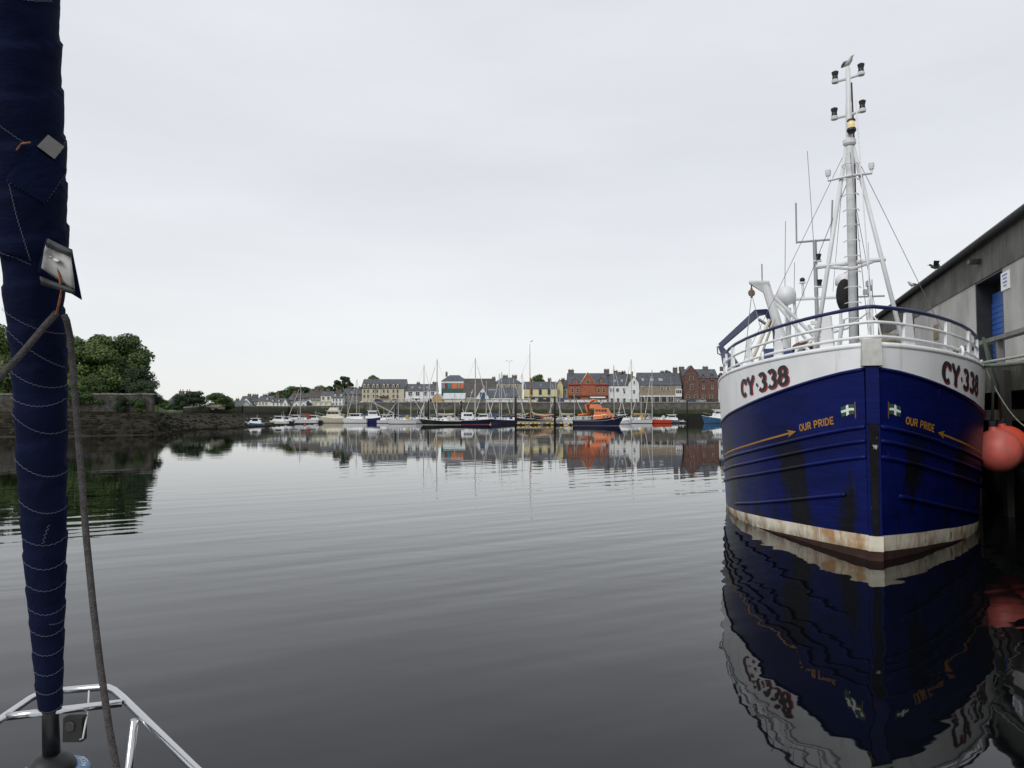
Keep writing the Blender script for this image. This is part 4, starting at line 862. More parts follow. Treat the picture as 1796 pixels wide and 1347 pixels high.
dA = (py2q(1765), py2q(1716)); dB = (py2q(1607), py2q(1586))
segs = [(Y0, dA[0]), (dA[1], dB[0]), (dB[1], Y1)]
for i, (a, c) in enumerate(segs):
    n = max(1, round((c - a) / 3.6)); st = (c - a) / n
    for k in range(n):
        part('wall_panel', MB().b(SO, SO + .3, a + k * st + .012, a + (k + 1) * st - .012, 0, H_ - 1.45), panel, shed)
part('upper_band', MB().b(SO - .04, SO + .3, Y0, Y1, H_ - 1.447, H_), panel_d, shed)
for a, c in (dA, dB):
    part('door_recess', MB().b(SO + .75, SO + .8, a, c, 0, H_ - 1.45).b(SO + .003, SO + .75, a, a + .09, 0, H_ - 1.52).b(SO + .003, SO + .75, c - .09, c, 0, H_ - 1.52).b(SO + .003, SO + .75, a, c, H_ - 1.517, H_ - 1.45), dark, shed)
    dd = part('roller_door', MB().b(SO + .56, SO + .66, a + .12, c - .12, 0, H_ - 1.95), bluedoor, shed)
    for k in range(14): part('door_slat', MB().b(SO + .53, SO + .558, a + .12, c - .12, k * .22, k * .22 + .19), bluedoor, dd)
prof = MB()
NY = 300
for i in range(NY + 1):                          # corrugated roof sheets
    yy = Y0 - .3 + (Y1 - Y0 + .6) * i / NY; dz = .035 * (i % 2)
    prof.v += [(SO - .35, yy, H_ + .02 + dz), (SO + 9, yy, H_ + 2.6 + dz), (SO + 18.3, yy, H_ + .02 + dz)]
for i in range(NY):
    a = i * 3; prof.f += [(a, a + 1, a + 4, a + 3), (a + 1, a + 2, a + 5, a + 4)]
part('roof', prof, M('roof_sheet', (.045, .045, .048), .7, var=.3), shed)
part('gutter', MB().t([(SO - .28, Y0, H_ - .06), (SO - .28, Y1, H_ - .06)], .13, 8), rubber, shed)
part('end_wall', MB().ext([(SO + .3, 0), (SO + 18, 0), (SO + 18, H_), (SO + 9, H_ + 2.5), (SO + .3, H_)], Y1 - .3, Y1 - .01, 'y').ext([(SO + .3, 0), (SO + 18, 0), (SO + 18, H_), (SO + 9, H_ + 2.5), (SO + .3, H_)], Y0 + .01, Y0 + .3, 'y'), panel_d, shed)
ys_ = py2q(1771)
sg = part('notice', MB().b(SO - .04, SO - .004, ys_ - .42, ys_ + .42, 3.1, 3.75), white, shed)
for k, w_ in enumerate((.5, .4, .46, .3)): part('printed_line', MB().b(SO - .046, SO - .0405, ys_ - w_ / 2, ys_ + w_ / 2, 3.62 - k * .13, 3.67 - k * .13), M('print_blue', (.12, .2, .4), .7), sg)
yv = py2q(1646); part('vent', MB().b(SO - .06, SO - .003, yv - .35, yv + .35, 2.3, 3.0), M('ochre_vent', (.2, .17, .09), .8), shed)
for p in (1728, 1590): part('wall_lamp', MB().c(SO - .25, py2q(p), H_ - .7, .4, .35, .16), dark, shed)
# ------------------------------------------------------------------ blue trawler
BA = R(20.5); K = 1.065
tw = thing('fishing_trawler', 'dark blue wooden fishing trawler with white bulwark moored bow-on at the quay', 'fishing boat', (6.77, 13.34, 0), -BA, scale=K)
WL = [(0, .11), (.5, .47), (1.07, .86), (1.74, 1.24), (2.64, 1.78), (4.3, 2.5), (6.5, 2.92), (8.5, 3.0), (14, 2.95), (17, 2.5), (18.2, 1.9)]
DK = [(0, .12), (.3, .52), (1, 1.13), (2, 1.76), (3, 2.24), (4.5, 2.73), (6.5, 3.03), (8.5, 3.1), (14, 3.05), (17, 2.75), (18.2, 2.3)]
ZD = [(0, 3.35), (1, 3.13), (2, 2.93), (3, 2.75), (4.5, 2.53), (6.5, 2.29), (9, 2.1), (13, 2.1), (18.2, 2.4)]
ZB = [(0, 3.76), (2, 3.66), (4.5, 3.53), (6.5, 3.42), (7.6, 3.25), (9, 2.95), (13, 2.9), (18.2, 3.15)]
def sm(x, tab):                                   # smooth (Catmull-Rom) interpolation of a table
    if x <= tab[0][0]: return tab[0][1]
    if x >= tab[-1][0]: return tab[-1][1]
    for i in range(len(tab) - 1):
        if x <= tab[i + 1][0]:
            (x1, y1), (x2, y2) = tab[i], tab[i + 1]
            m1 = (y2 - tab[i - 1][1]) / (x2 - tab[i - 1][0]) if i > 0 else (y2 - y1) / (x2 - x1)
            m2 = (tab[i + 2][1] - y1) / (tab[i + 2][0] - x1) if i + 2 < len(tab) else (y2 - y1) / (x2 - x1)
            h_ = x2 - x1; t_ = (x - x1) / h_
            return y1 * (2 * t_**3 - 3 * t_**2 + 1) + m1 * h_ * (t_**3 - 2 * t_**2 + t_) + y2 * (-2 * t_**3 + 3 * t_**2) + m2 * h_ * (t_**3 - t_**2)
def hbf(s, z):
    zd = sm(s, ZD); a, c = sm(s, WL), sm(s, DK)
    if z < 0: return a * (1 + .25 * z)
    if z <= zd: return a + (c - a) * (z / zd) ** 1.1
    return c + .05 * (z - zd)
def HP(s, z, side, off=0):                        # a point on the planking, off metres proud of it
    e_ = .03
    p = Vector((side * hbf(s, z), s, z))
    if off:
        ds = Vector((side * (hbf(s + e_, z) - hbf(max(0, s - e_), z)), e_ + min(s, e_), 0)); dz = Vector((side * (hbf(s, z + e_) - hbf(s, z - e_)), 0, 2 * e_))
        n = ds.cross(dz).normalized()
        if n.x * side < 0: n = -n
        p += n * off
    return p
SS = [i * .12 for i in range(25)] + [3 + i * .25 for i in range(1, 61)] + [18.2]
def skin(fa, fb, nz_, off=0, s0=0, s1=18.2):
    m = MB(); ss = [s for s in SS if s0 <= s <= s1]
    for side in (-1, 1):
        base = len(m.v)
        for s in ss:
            for j in range(nz_ + 1): m.v.append(HP(s, fa(s) + (fb(s) - fa(s)) * j / nz_, side, off))
        for i in range(len(ss) - 1):
            for j in range(nz_):
                a = base + i * (nz_ + 1) + j; m.f.append((a, a + nz_ + 1, a + nz_ + 2, a + 1) if side > 0 else (a, a + 1, a + nz_ + 2, a + nz_ + 1))
    if s1 > 18:
        n0 = len(m.v)
        for j in range(nz_ + 1):
            for side in (-1, 1): m.v.append(HP(18.2, fa(18.2) + (fb(18.2) - fa(18.2)) * j / nz_, side))
        for j in range(nz_): m.f.append((n0 + 2 * j, n0 + 2 * j + 1, n0 + 2 * j + 3, n0 + 2 * j + 2))
    return m
zbrown = lambda s: max(-.6, .16 - .05 * s); zcream = lambda s: max(-.4, .43 - .052 * s)
hblue = M('trawler_blue', (.003, .008, .088), .38, spec=.13, var=.22, scale=.7, bump=.22, bscale=2.2, stretch=(1, .5, 3))
overlay(hblue, (.006, .006, .007), 1.15, (.8, .8, .22), .50, .56, .95, 1.7, 2.45)
overlay(hblue, (.006, .006, .008), 3.2, (1, 1, .16), .58, .66, .8, 1.6, 2.3)
overlay(hblue, (.015, .022, .1), 3, (2, 2, .3), .6, .75, .5)
overlay(hblue, (.25, .25, .27), 6, (2, 2, .12), .71, .78, .35)
def planks(m, pitch, groove, strength):      # shallow plank seams that follow the sheer
    t = m.node_tree; b = t.nodes['Principled BSDF']; l = t.links.new
    tcn = t.nodes.new('ShaderNodeTexCoord'); sx = t.nodes.new('ShaderNodeSeparateXYZ'); l(tcn.outputs['Object'], sx.inputs[0])
    def mth(op, a, c):
        n = t.nodes.new('ShaderNodeMath'); n.operation = op
        for i, q in enumerate((a, c)):
            if isinstance(q, (int, float)): n.inputs[i].default_value = q
            else: l(q, n.inputs[i])
        return n.outputs[0]
    v = mth('FRACT', mth('DIVIDE', mth('ADD', sx.outputs['Z'], mth('MULTIPLY', sx.outputs['Y'], .165)), pitch), 0)
    v = mth('LESS_THAN', v, groove)
    bp = t.nodes.new('ShaderNodeBump'); bp.invert = True; bp.inputs['Strength'].default_value = strength; bp.inputs['Distance'].default_value = .01
    l(v, bp.inputs['Height'])
    old = b.inputs['Normal'].links[0].from_socket if b.inputs['Normal'].links else None
    if old: l(old, bp.inputs['Normal'])
    l(bp.outputs[0], b.inputs['Normal'])
planks(hblue, .17, .06, .5)
overlay(hblue, (.16, .07, .025), 5, (2.2, 2.2, .14), .69, .76, .55)
hcream = M('trawler_boot_cream', (.76, .71, .58), .6, var=.1, scale=2)
overlay(hcream, (.42, .2, .05), 1.7, (1, 1, .6), .47, .62, .85); overlay(hcream, (.26, .09, .02), 7, (1.6, 1.6, .10), .56, .74, .8); overlay(hcream, (.05, .025, .012), 2.6, (1.2, 1.2, .8), .62, .69, .95)
overlay(hcream, (.06, .05, .03), 5, (1, 1, 1), .3, .6, .8, .02, .26)
hred = M('trawler_antifoul', (.04, .015, .01), .8, var=.4, scale=4)
bul = M('trawler_bulwark_white', (.85, .86, .87), .4, var=.05, scale=1.5, bump=.08, bscale=2); overlay(bul, (.42, .34, .26), 2.5, (2, 2, .22), .6, .78, .5)
part('bottom', skin(lambda s: -.7, zbrown, 3), hred, tw, True, False)
part('boot_top', skin(zbrown, zcream, 2), hcream, tw, True, False)
hull_o = part('hull', skin(zcream, lambda s: sm(s, ZD), 16), hblue, tw, True, False)
bw = part('bulwark', skin(lambda s: sm(s, ZD), lambda s: sm(s, ZB), 4), bul, tw, True, False)
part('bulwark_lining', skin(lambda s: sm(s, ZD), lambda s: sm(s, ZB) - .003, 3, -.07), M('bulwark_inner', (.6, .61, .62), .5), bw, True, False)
cap = MB()
for side in (-1, 1):
    cap.t([HP(s, sm(s, ZB), side, -.03) + Vector((0, 0, .015)) for s in SS], .055, 6)
part('bulwark_cap', cap, bul, bw, True)
part('sheer_strake', MB().t([HP(s, sm(s, ZD), -1, .0) for s in SS], .035, 6).t([HP(s, sm(s, ZD), 1, .0) for s in SS], .035, 6), hblue, hull_o, True)
dk_ = MB()
for s in SS: dk_.v += [(-hbf(s, sm(s, ZD) - .02) + .02, s, sm(s, ZD) - .02), (hbf(s, sm(s, ZD) - .02) - .02, s, sm(s, ZD) - .02)]
dk_.f = [(2 * i, 2 * i + 1, 2 * i + 3, 2 * i + 2) for i in range(len(SS) - 1)]
part('deck', dk_, M('trawler_deck', (.12, .13, .12), .9, var=.3), tw, False, False)
# rubbing strakes, one object each side
for side in (-1, 1):
    for c_, s0, s1 in ((1.02, 0, 18), (1.27, 0, 18), (1.55, 0, 17), (2.18, .3, 4.6)):
        ss = [s for s in SS if s0 <= s <= s1]
        part('rubbing_strake', MB().t([HP(s, max(.05, sm(s, ZD) - c_), side, .0) for s in ss], .042, 8), hblue, tw, True)
# stem
stem_black = M('stem_tar', (.008, .008, .009), .75, spec=.15, var=.4, scale=5); overlay(stem_black, (.5, .48, .42), 7, (1, 1, .5), .64, .68, .9)
part('stem_post', MB().b(-.105, .105, -.09, .06, 2.38, 3.40), hblue, tw)
part('stem_plate', MB().b(-.108, .108, -.06, .05, .43, 2.377), hblue, tw)
part('stem_bar', MB().add([(-.045, -.1, .44), (.045, -.1, .44), (.045, -.062, .44), (-.045, -.062, .44), (-.075, -.1, 2.375), (.075, -.1, 2.375), (.075, -.062, 2.375), (-.075, -.062, 2.375)], [(3, 2, 1, 0), (4, 5, 6, 7), (0, 1, 5, 4), (1, 2, 6, 5), (2, 3, 7, 6), (3, 0, 4, 7)]), stem_black, tw)
part('stem_foot', MB().b(-.12, .12, -.08, .05, .163, .427), hcream, tw)
part('stem_keel', MB().b(-.115, .115, -.07, .05, -.8, .16), hred, tw)
part('stem_head', MB().add([(-.16, -.14, 3.403), (.16, -.14, 3.403), (.2, .34, 3.403), (-.2, .34, 3.403), (-.15, -.12, 3.88), (.15, -.12, 3.88), (.17, .3, 3.9), (-.17, .3, 3.9)], [(3, 2, 1, 0), (4, 5, 6, 7), (0, 1, 5, 4), (1, 2, 6, 5), (2, 3, 7, 6), (3, 0, 4, 7)]), M('stem_head_paint', (.5, .5, .47), .7, var=.2, scale=4), tw)
# lettering painted on the planking: strokes laid on the surface
def arc(cx_, cy_, rx, ry, a0, a1, n=14): return [(cx_ + rx * math.cos(R(a0 + (a1 - a0) * i / n)), cy_ + ry * math.sin(R(a0 + (a1 - a0) * i / n))) for i in range(n + 1)]
GL = {'C': [arc(.38, .5, .32, .46, 48, 312)] + [[(.62, .98), (.62, .68)]], 'Y': [[(.05, .97), (.38, .48)], [(.71, .97), (.38, .48)], [(.38, .5), (.38, .03)], [(-.03, .97), (.2, .97)], [(.56, .97), (.79, .97)], [(.22, .04), (.54, .04)]],
      '3': [arc(.34, .73, .25, .23, 150, -90), arc(.34, .27, .29, .25, 90, -150)], '8': [arc(.37, .74, .23, .22, 0, 360, 20), arc(.37, .27, .28, .25, 0, 360, 20)], '.': [[(.1, .42), (.24, .42)]],
      'O': [arc(.38, .5, .32, .44, 0, 360, 22)], 'U': [[(.08, 1), (.08, .35)] + arc(.36, .34, .28, .3, 180, 360) + [(.64, 1)]], 'R': [[(.1, 0), (.1, 1)], [(.1, .94), (.4, .94)] + arc(.4, .72, .24, .22, 90, -90) + [(.1, .5)], [(.36, .5), (.68, 0)]],
      'P': [[(.1, 0), (.1, 1)], [(.1, .94), (.4, .94)] + arc(.4, .7, .25, .24, 90, -90) + [(.1, .46)]], 'I': [[(.12, 0), (.12, 1)]], 'D': [[(.1, 0), (.1, 1)], [(.1, .94), (.3, .94)] + arc(.3, .5, .36, .44, 90, -90) + [(.1, .06)]],
      'E': [[(.1, 0), (.1, 1)], [(.1, .94), (.62, .94)], [(.1, .5), (.54, .5)], [(.1, .06), (.62, .06)]], 'N': [[(.1, 0), (.1, 1)], [(.1, 1), (.62, 0)], [(.62, 0), (.62, 1)]], 'A': [[(.02, 0), (.36, 1)], [(.36, 1), (.7, 0)], [(.16, .32), (.56, .32)]]}
ADV = {'.': .34, 'I': .34, ' ': .45}
def text_strips(txt, wid, f, thick=.11, dx=0, dy=0):
    m = MB(); x = 0
    for ch in txt:
        for pl in GL.get(ch, []):
            pts = []
            for a, c in zip(pl, pl[1:]):
                n = max(1, int(math.hypot(c[0] - a[0], c[1] - a[1]) / .12))
                pts += [(a[0] + (c[0] - a[0]) * i / n, a[1] + (c[1] - a[1]) * i / n) for i in range(n)]
            pts.append(pl[-1]); base = len(m.v)
            for i, p in enumerate(pts):
                a = pts[max(0, i - 1)]; c = pts[min(len(pts) - 1, i + 1)]; d = Vector((c[0] - a[0], c[1] - a[1])); d = d.normalized() if d.length else Vector((1, 0))
                n = Vector((-d.y, d.x)) * thick * (.62 + .5 * abs(d.y) if wid > .3 else 1)
                for s in (-1, 1): m.v.append(f((x + p[0] + n.x * s + dx) * wid, (p[1] + n.y * s + dy)))
            m.f += [(base + 2 * i, base + 2 * i + 1, base + 2 * i + 3, base + 2 * i + 2) for i in range(len(pts) - 1)]
        x += ADV.get(ch, .86)
    return m, x * wid
def letters(txt, wid, f, thick, name, m_, parent, dx=0, dy=0):      # every painted letter is a part of its own
    x = 0
    for ch in txt:
        if ch in GL: part(name, text_strips(ch, wid, f, thick, x + dx, dy)[0], m_, parent, False, False)
        x += ADV.get(ch, .86)
arcs = {}
for lev in ('b', 'h'):
    tab = [(0, 0)]; acc = 0; prev = None
    for i in range(200):
        s = i * .05; p = HP(s, sm(s, ZD) + (.3 if lev == 'b' else -.8), 1)
        if prev is not None: acc += (Vector((p.x, p.y)) - Vector((prev.x, prev.y))).length; tab.append((acc, s))
        prev = p
    arcs[lev] = tab
def on_hull(side, u0, c0, hgt, lev, off, slope=1.0, shift=0):
    def f(u, v):
        q = (u0 - u) if side < 0 else (u0 + u)
        s = interp(max(0, q), arcs[lev])
        return HP(s, sm(s, ZD) + c0 + v * hgt * (1 + .0 * s), side, off)
    return f
blackp = M('letter_black', (.018, .018, .022), .5); redp = M('letter_red', (.42, .03, .04), .5); och = M('letter_ochre', (.42, .2, .03), .5)
for side in (-1, 1):
    wd = .47; tot = text_strips('CY.338', wd, lambda u, v: (u, v, 0))[1]
    u0 = 1.75 + tot if side < 0 else 1.75
    def bulk(off):
        def f(u, v):
            q = (u0 - u) if side < 0 else (u0 + u); s = interp(max(0, q), arcs['b']); zd, zb_ = sm(s, ZD), sm(s, ZB)
            return HP(s, zd + (zb_ - zd) * .5 - .02 + (v - .5) * .37, side, off)
        return f
    letters('CY.338', wd, bulk(.006), .125, 'letter_shadow', redp, bw, .08, -.09)
    letters('CY.338', wd, bulk(.010), .125, 'letter', blackp, bw)
    wd2 = .142; tot = text_strips('OUR PRIDE', wd2, lambda u, v: (u, v, 0))[1]
    ua = .62 + tot if side < 0 else .62
    letters('OUR PRIDE', wd2, on_hull(side, ua, -.88, .135, 'h', .008), .1, 'letter', och, hull_o)
    uu = .62 + tot + .12                            # arrow and gold line running aft from the name
    fl = on_hull(side, 0, -.86, 1, 'h', .007)
    def hp(u, v, o_=.007):
        s = interp(u, arcs['h']); return HP(s, sm(s, ZD) - .86 + v, side, o_)
    m = MB(); N = 40
    for i in range(N + 1):
        u = uu + .1 + (6.4 - uu) * i / N
        dr = -.03 * i / N
        m.v += [hp(u, -.018 + dr), hp(u, .018 + dr)]
    m.f = [(2 * i, 2 * i + 1, 2 * i + 3, 2 * i + 2) for i in range(N)]
    n0 = len(m.v); m.v += [hp(uu, 0, .009), hp(uu + .3, .075, .009), hp(uu + .22, 0, .009), hp(uu + .3, -.075, .009)]; m.f += [(n0, n0 + 1, n0 + 2), (n0, n0 + 2, n0 + 3)]
    part('gold_arrow', m, och, hull_o, False, False)
    # painted flag: green field, white cross, on a short staff
    def fp(u, v, o_): s = interp(u, arcs['h']); return HP(s, sm(s, ZD) - .77 + v * .85, side, o_)
    def patch(u0_, u1_, v0_, v1_, o_):
        m = MB(); n = 4
        for i in range(n + 1):
            u = u0_ + (u1_ - u0_) * i / n; wv = .012 * math.sin(i / n * 5)
            m.v += [fp(u, v0_ + wv, o_), fp(u, v1_ + wv, o_)]
        m.f = [(2 * i, 2 * i + 1, 2 * i + 3, 2 * i + 2) for i in range(n)]; return m
    part('flag_field', patch(.2, .46, 0, .21, .008), M('flag_green', (.02, .09, .035), .6), hull_o, False, False)
    part('flag_cross', patch(.305, .355, 0, .21, .011), white, hull_o, False, False); part('flag_cross', patch(.2, .46, .08, .13, .012), white, hull_o, False, False)
    part('flag_staff', patch(.17, .19, -.09, .25, .009), M('staff_brown', (.2, .1, .05), .6), hull_o, False, False)
# bow railing: blue top pipe, two white pipes, plate stanchions
railblue = M('rail_blue', (.012, .018, .10), .4)
def RP(s, side, h, inn=.04):
    return Vector((side * max(.0, hbf(s, sm(s, ZD)) - inn), s, sm(s, ZB) + h))
rs_ = [.02, .12, .25, .45, .7, 1, 1.4, 1.9, 2.5, 3.2, 4, 4.8, 5.6, 6.3]
def railrun(h, inn, end=None):
    top = lambda s: h
    pts = [RP(s, -1, h, inn) for s in reversed(rs_)] + [RP(s, 1, h, inn) for s in rs_]
    if end is not None:
        for sd__, pos in ((-1, 0), (1, None)):
            q = RP(6.75, sd__, end, inn); 
            if pos == 0: pts.insert(0, q)
            else: pts.append(q)
    return pts
part('top_rail', MB().t(railrun(.70, .10, .12), .036, 8), railblue, tw, True)
part('rail', MB().t(railrun(.43, .08), .028, 8), white, tw, True)
part('rail', MB().t(railrun(.17, .06), .028, 8), white, tw, True)
for side in (-1, 1):
    for s in (.55, 1.75, 3.0, 4.25, 5.4, 6.2):
        a = RP(s, side, -.05, .09); tdir = Vector((side * (hbf(s + .1, 3) - hbf(s - .1, 3)), .2, 0)).normalized(); nd = Vector((tdir.y, -tdir.x, 0))
        vs = []
        for z, w_ in ((0, .17), (.70, .085)):
            for p_, q_ in ((-1, -1), (1, -1), (1, 1), (-1, 1)): vs.append(a + tdir * w_ * p_ + nd * .025 * q_ + Vector((0, 0, z)))
        part('rail_stanchion', MB().add(vs, [(3, 2, 1, 0), (4, 5, 6, 7), (0, 1, 5, 4), (1, 2, 6, 5), (2, 3, 7, 6), (3, 0, 4, 7)]), white, tw)
    for s in (2.2, 4.7): part('fairlead', MB().t([RP(s, side, .12, .02) + Vector((0, math.cos(R(k * 45)) * .11, math.sin(R(k * 45)) * .11)) for k in range(8)], .03, 6, closed=True), white, tw, True)
part('jack_staff', MB().t([(0, .2, 3.8), (0, .22, 4.62)], .025, 6), white, tw)
# foremast: tripod with rungs, crosstrees and lamps
MS = 3.0
galv_ = M('wire_grey', (.2, .2, .21), .6)
mp_w = M('mast_paint', (.68, .69, .70), .4, var=.08, scale=2)
def tz(py): return zat(py, 16.3) / K
mz = lambda py: (CZ + (728 - py) / F * 16.25) / K
ms = part('mast', MB().t([(0, MS, 2.6), (0, MS, mz(245)), (0, MS, mz(238)), (0, MS, mz(170)), (0, MS, mz(165)), (0, MS, mz(105))], [.095, .085, .075, .065, .055, .05], 12), mp_w, tw, True)
part('mast_leg', MB().t([(-.97, MS + .1, 2.7), (-.05, MS, mz(240))], [.05, .045], 10), mp_w, tw, True)
part('mast_leg', MB().t([(1.24, MS + .1, 2.7), (.05, MS, mz(240))], [.05, .045], 10), mp_w, tw, True)
part('mast_collar', MB().lathe([(.11, 0), (.135, .04), (.135, .12), (.09, .16)], (0, MS, mz(246)), 12), mp_w, ms)
part('cross_brace', MB().t([(-.72, MS + .05, mz(460)), (.66, MS + .05, mz(454))], .05, 8), mp_w, tw)
part('cross_brace', MB().t([(-.42, MS + .05, mz(462)), (0, MS - .1, mz(470)), (.42, MS + .05, mz(457))], .035, 6), mp_w, tw)
for q in range(11):
    py = 283 + q * 27.5; z = mz(py)
    part('rung', MB().t([(-.16, MS - .05, z), (-.11, MS - .2, z), (.11, MS - .2, z), (.16, MS - .05, z)], .011, 5), mp_w, ms)
part('halyard', MB().t([(.12, MS - .22, mz(172)), (.28, MS - .35, mz(480)), (.3, MS - .35, mz(575))], .012, 5), white, tw)
for a_, c_ in (((0, MS, mz(250)), (0, .3, 3.95)), ((0, MS, mz(300)), (-1.5, 10.4, 4.5)), ((0, MS, mz(300)), (1.5, 10.4, 4.5)), ((-.05, MS, mz(250)), (-2.6, 5.6, 3.5)), ((.05, MS, mz(250)), (2.6, 5.6, 3.5)), ((0, MS, mz(180)), (.2, 11.5, 6.6))):
    part('wire_stay', MB().t([a_, c_], .008, 4), galv_, tw)
part('cable_run', MB().t([(.1, MS + .06, 2.8), (.1, MS + .06, mz(250)), (.07, MS + .05, mz(130))], .018, 6), rubber, tw)
part('lamp_bracket', MB().t([(-.44, MS, mz(293)), (-.44, MS, mz(305)), (0, MS - .1, mz(303)), (.42, MS, mz(300)), (.42, MS, mz(290))], .032, 6), mp_w, tw)
for x_ in (-.44, .42): part('small_lamp', MB().lathe([(.05, 0), (.06, .06), (.06, .13), (.03, .15)], (x_, MS, mz(297 if x_ < 0 else 293)), 10), mp_w, tw)
lampb = M('lamp_black', (.012, .012, .014), .5)
for py, xs in ((126, (-.26, .26)), (193, (-.29, .27))):
    part('lamp_arm', MB().t([(xs[0], MS, mz(py)), (0, MS, mz(py - 3)), (xs[1], MS, mz(py - 7))], .03, 6).lathe([(.07, -.025), (.078, .025), (.06, .05)], (xs[0], MS, mz(py)), 12).lathe([(.07, -.025), (.078, .025), (.06, .05)], (xs[1], MS, mz(py - 7)), 12), mp_w, tw)
    for x_, q in ((xs[0], py), (xs[1], py - 7)):
        part('navigation_lamp', MB().lathe([(.062, 0), (.054, .08), (.07, .14), (.074, .17), (.04, .19)], (x_, MS, mz(q) + .05), 12), lampb, tw)
part('mast_lamp', MB().lathe([(.07, 0), (.1, .05), (.09, .1)], (.03, MS - .16, mz(228)), 12), lampb, tw)
part('lit_lamp', MB().lathe([(.07, 0), (.075, .08), (.06, .16)], (.03, MS - .16, mz(228) + .103), 12), M('lamp_glow', (.75, .62, .3), .3, emit=.2), tw)
part('lamp_cap', MB().lathe([(.09, 0), (.08, .03)], (.03, MS - .16, mz(228) + .266), 12), lampb, tw)
part('net_bundle', MB().ball((-.14, MS + .25, mz(512)), .22, 12, 8, (.8, .8, 1.7)), M('black_net', (.02, .018, .018), .95, bump=1, bscale=9), tw, True)
# wheelhouse and the aerial gantry over it, well aft
part('wheelhouse', MB().b(-1.7, 1.7, 10.2, 14.2, 2.1, 4.35), white, tw)
part('wheelhouse_roof', MB().b(-1.9, 1.9, 10.0, 14.4, 4.353, 4.45), white, tw)
for x_ in (-1.1, -.37, .37, 1.1): part('wheelhouse_window', MB().b(x_ - .28, x_ + .28, 10.17, 10.198, 3.35, 4.0), glass, tw)
def tp_(px_, py, s):                             # trawler coordinates of a place seen at (px_,py), s metres aft of the stem
    r = (px_ - 898) / F; cb_, sb_ = math.cos(BA), math.sin(BA); s *= K
    x = (r * (13.34 + s * cb_) - 6.77 - s * sb_) / (cb_ + r * sb_)
    Y = 13.34 - x * sb_ + s * cb_
    return Vector((x / K, s / K, at(px_, py, Y).z / K))
def rod(name, a, c, r=.03, m_=None, n=6, s=11.5): return part(name, MB().t([tp_(*a, s), tp_(*c, s)], r, n), m_ or mp_w, tw)
galv = M('aerial_grey', (.3, .31, .32), .5, var=.1)
rod('aerial_post', (1434, 421), (1437, 640), .065, galv)
rod('aerial_arm', (1402, 425), (1464, 420), .035, galv)
rod('aerial', (1402, 427), (1402, 356), .028, galv); rod('aerial', (1463, 422), (1467, 351), .028, galv)
rod('whip_aerial', (1432, 421), (1424, 265), .011, galv, 5); rod('whip_aerial', (1380, 505), (1383, 388), .012, galv, 5); rod('whip_aerial', (1396, 520), (1398, 460), .011, galv, 5)
rod('aerial_beam', (1394, 525), (1478, 521), .055, mp_w, 8); rod('aerial_beam', (1500, 521), (1556, 519), .03, galv)
rod('aerial_leg', (1396, 525), (1402, 640), .05); rod('aerial_leg', (1478, 521), (1476, 640), .05); rod('aerial_leg', (1532, 519), (1534, 640), .04)
for px_, py in ((1440, 451), (1441, 496)):
    c = tp_(px_, py, 11.5); part('deck_lamp', MB().lathe([(.1, -.1), (.06, -.06), (.09, .06), (.1, .1)], c, 10), lampb, tw)
    part('lamp_shelf', MB().c(c.x - .03, c.y, c.z - .13, .25, .14, .05), mp_w, tw)
c = tp_(1382, 518, 11.5); part('radome', MB().lathe([(.12, -.32), (.30, -.24), (.315, .0), (.29, .15), (.18, .27), (.02, .31)], c, 20), mp_w, tw, True)
part('radome_post', MB().t([c + Vector((0, 0, -.3)), (c.x, c.y, 4.45)], .06, 8), mp_w, tw)
c = tp_(1484, 492, 11.5); part('radome', MB().lathe([(.12, -.2), (.26, -.14), (.26, .05), (.16, .2), (.02, .24)], c, 18), mp_w, tw, True)
c = tp_(1411, 491, 11.5); part('camera_dome', MB().ball(c, .085, 12, 8), lampb, tw, True); part('camera_post', MB().t([c, tp_(1412, 522, 11.5)], .04, 8).lathe([(.1, 0), (.1, .05)], c - Vector((0, 0, .12)), 10), mp_w, tw)
for px_, py, w_ in ((1524, 512, .2), (1530, 505, .12), (1526, 498, .1)): part('instrument', MB().c(*tp_(px_, py, 11.5), w_, .15, .16), galv, tw)
rod('instrument_post', (1527, 519), (1526, 492), .02, galv); rod('instrument_post', (1534, 519), (1534, 490), .015, galv)
c = tp_(1443, 573, 10.6); part('radar_scanner', MB().c(c.x, c.y, c.z + .13, .62, .16, .12), mp_w, tw); part('radar_base', MB().lathe([(.18, -.1), (.22, 0), (.16, .06)], c, 14), mp_w, tw)
part('radar_post', MB().t([c, (c.x, c.y, 4.45)], .06, 8), mp_w, tw); rod('radar_platform', (1418, 580), (1475, 580), .05, mp_w, 8, 10.6)
rod('wire_stay', (1529, 425), (1531, 640), .01, galv, 4)
# landing gantry, derrick braces and net gear amidships
G = 8.0
part('gantry_post', MB().t([tp_(1346, 500, G), tp_(1392, 660, G)], [.13, .13], 10), mp_w, tw)
a = tp_(1350, 497, G); c = tp_(1317, 498, G)
part('gantry_head', MB().add([a + Vector((.05, -.14, 0)), a + Vector((.05, .14, 0)), c + Vector((0, .14, .02)), c + Vector((0, -.14, .02)), a + Vector((.05, -.14, .05)), a + Vector((.05, .14, .05)), c + Vector((0, .14, .07)), c + Vector((0, -.14, .07)), tp_(1351, 520, G)], [(3, 2, 1, 0), (4, 5, 6, 7), (0, 1, 5, 4), (1, 2, 6, 5), (2, 3, 7, 6), (3, 0, 4, 7), (0, 3, 8), (1, 2, 8)]), mp_w, tw)
rod('gantry_brace', (1358, 518), (1452, 612), .05, mp_w, 8, G); rod('gantry_brace', (1362, 530), (1428, 610), .04, mp_w, 8, G); rod('gantry_brace', (1386, 540), (1384, 640), .07, mp_w, 8, G + .4)
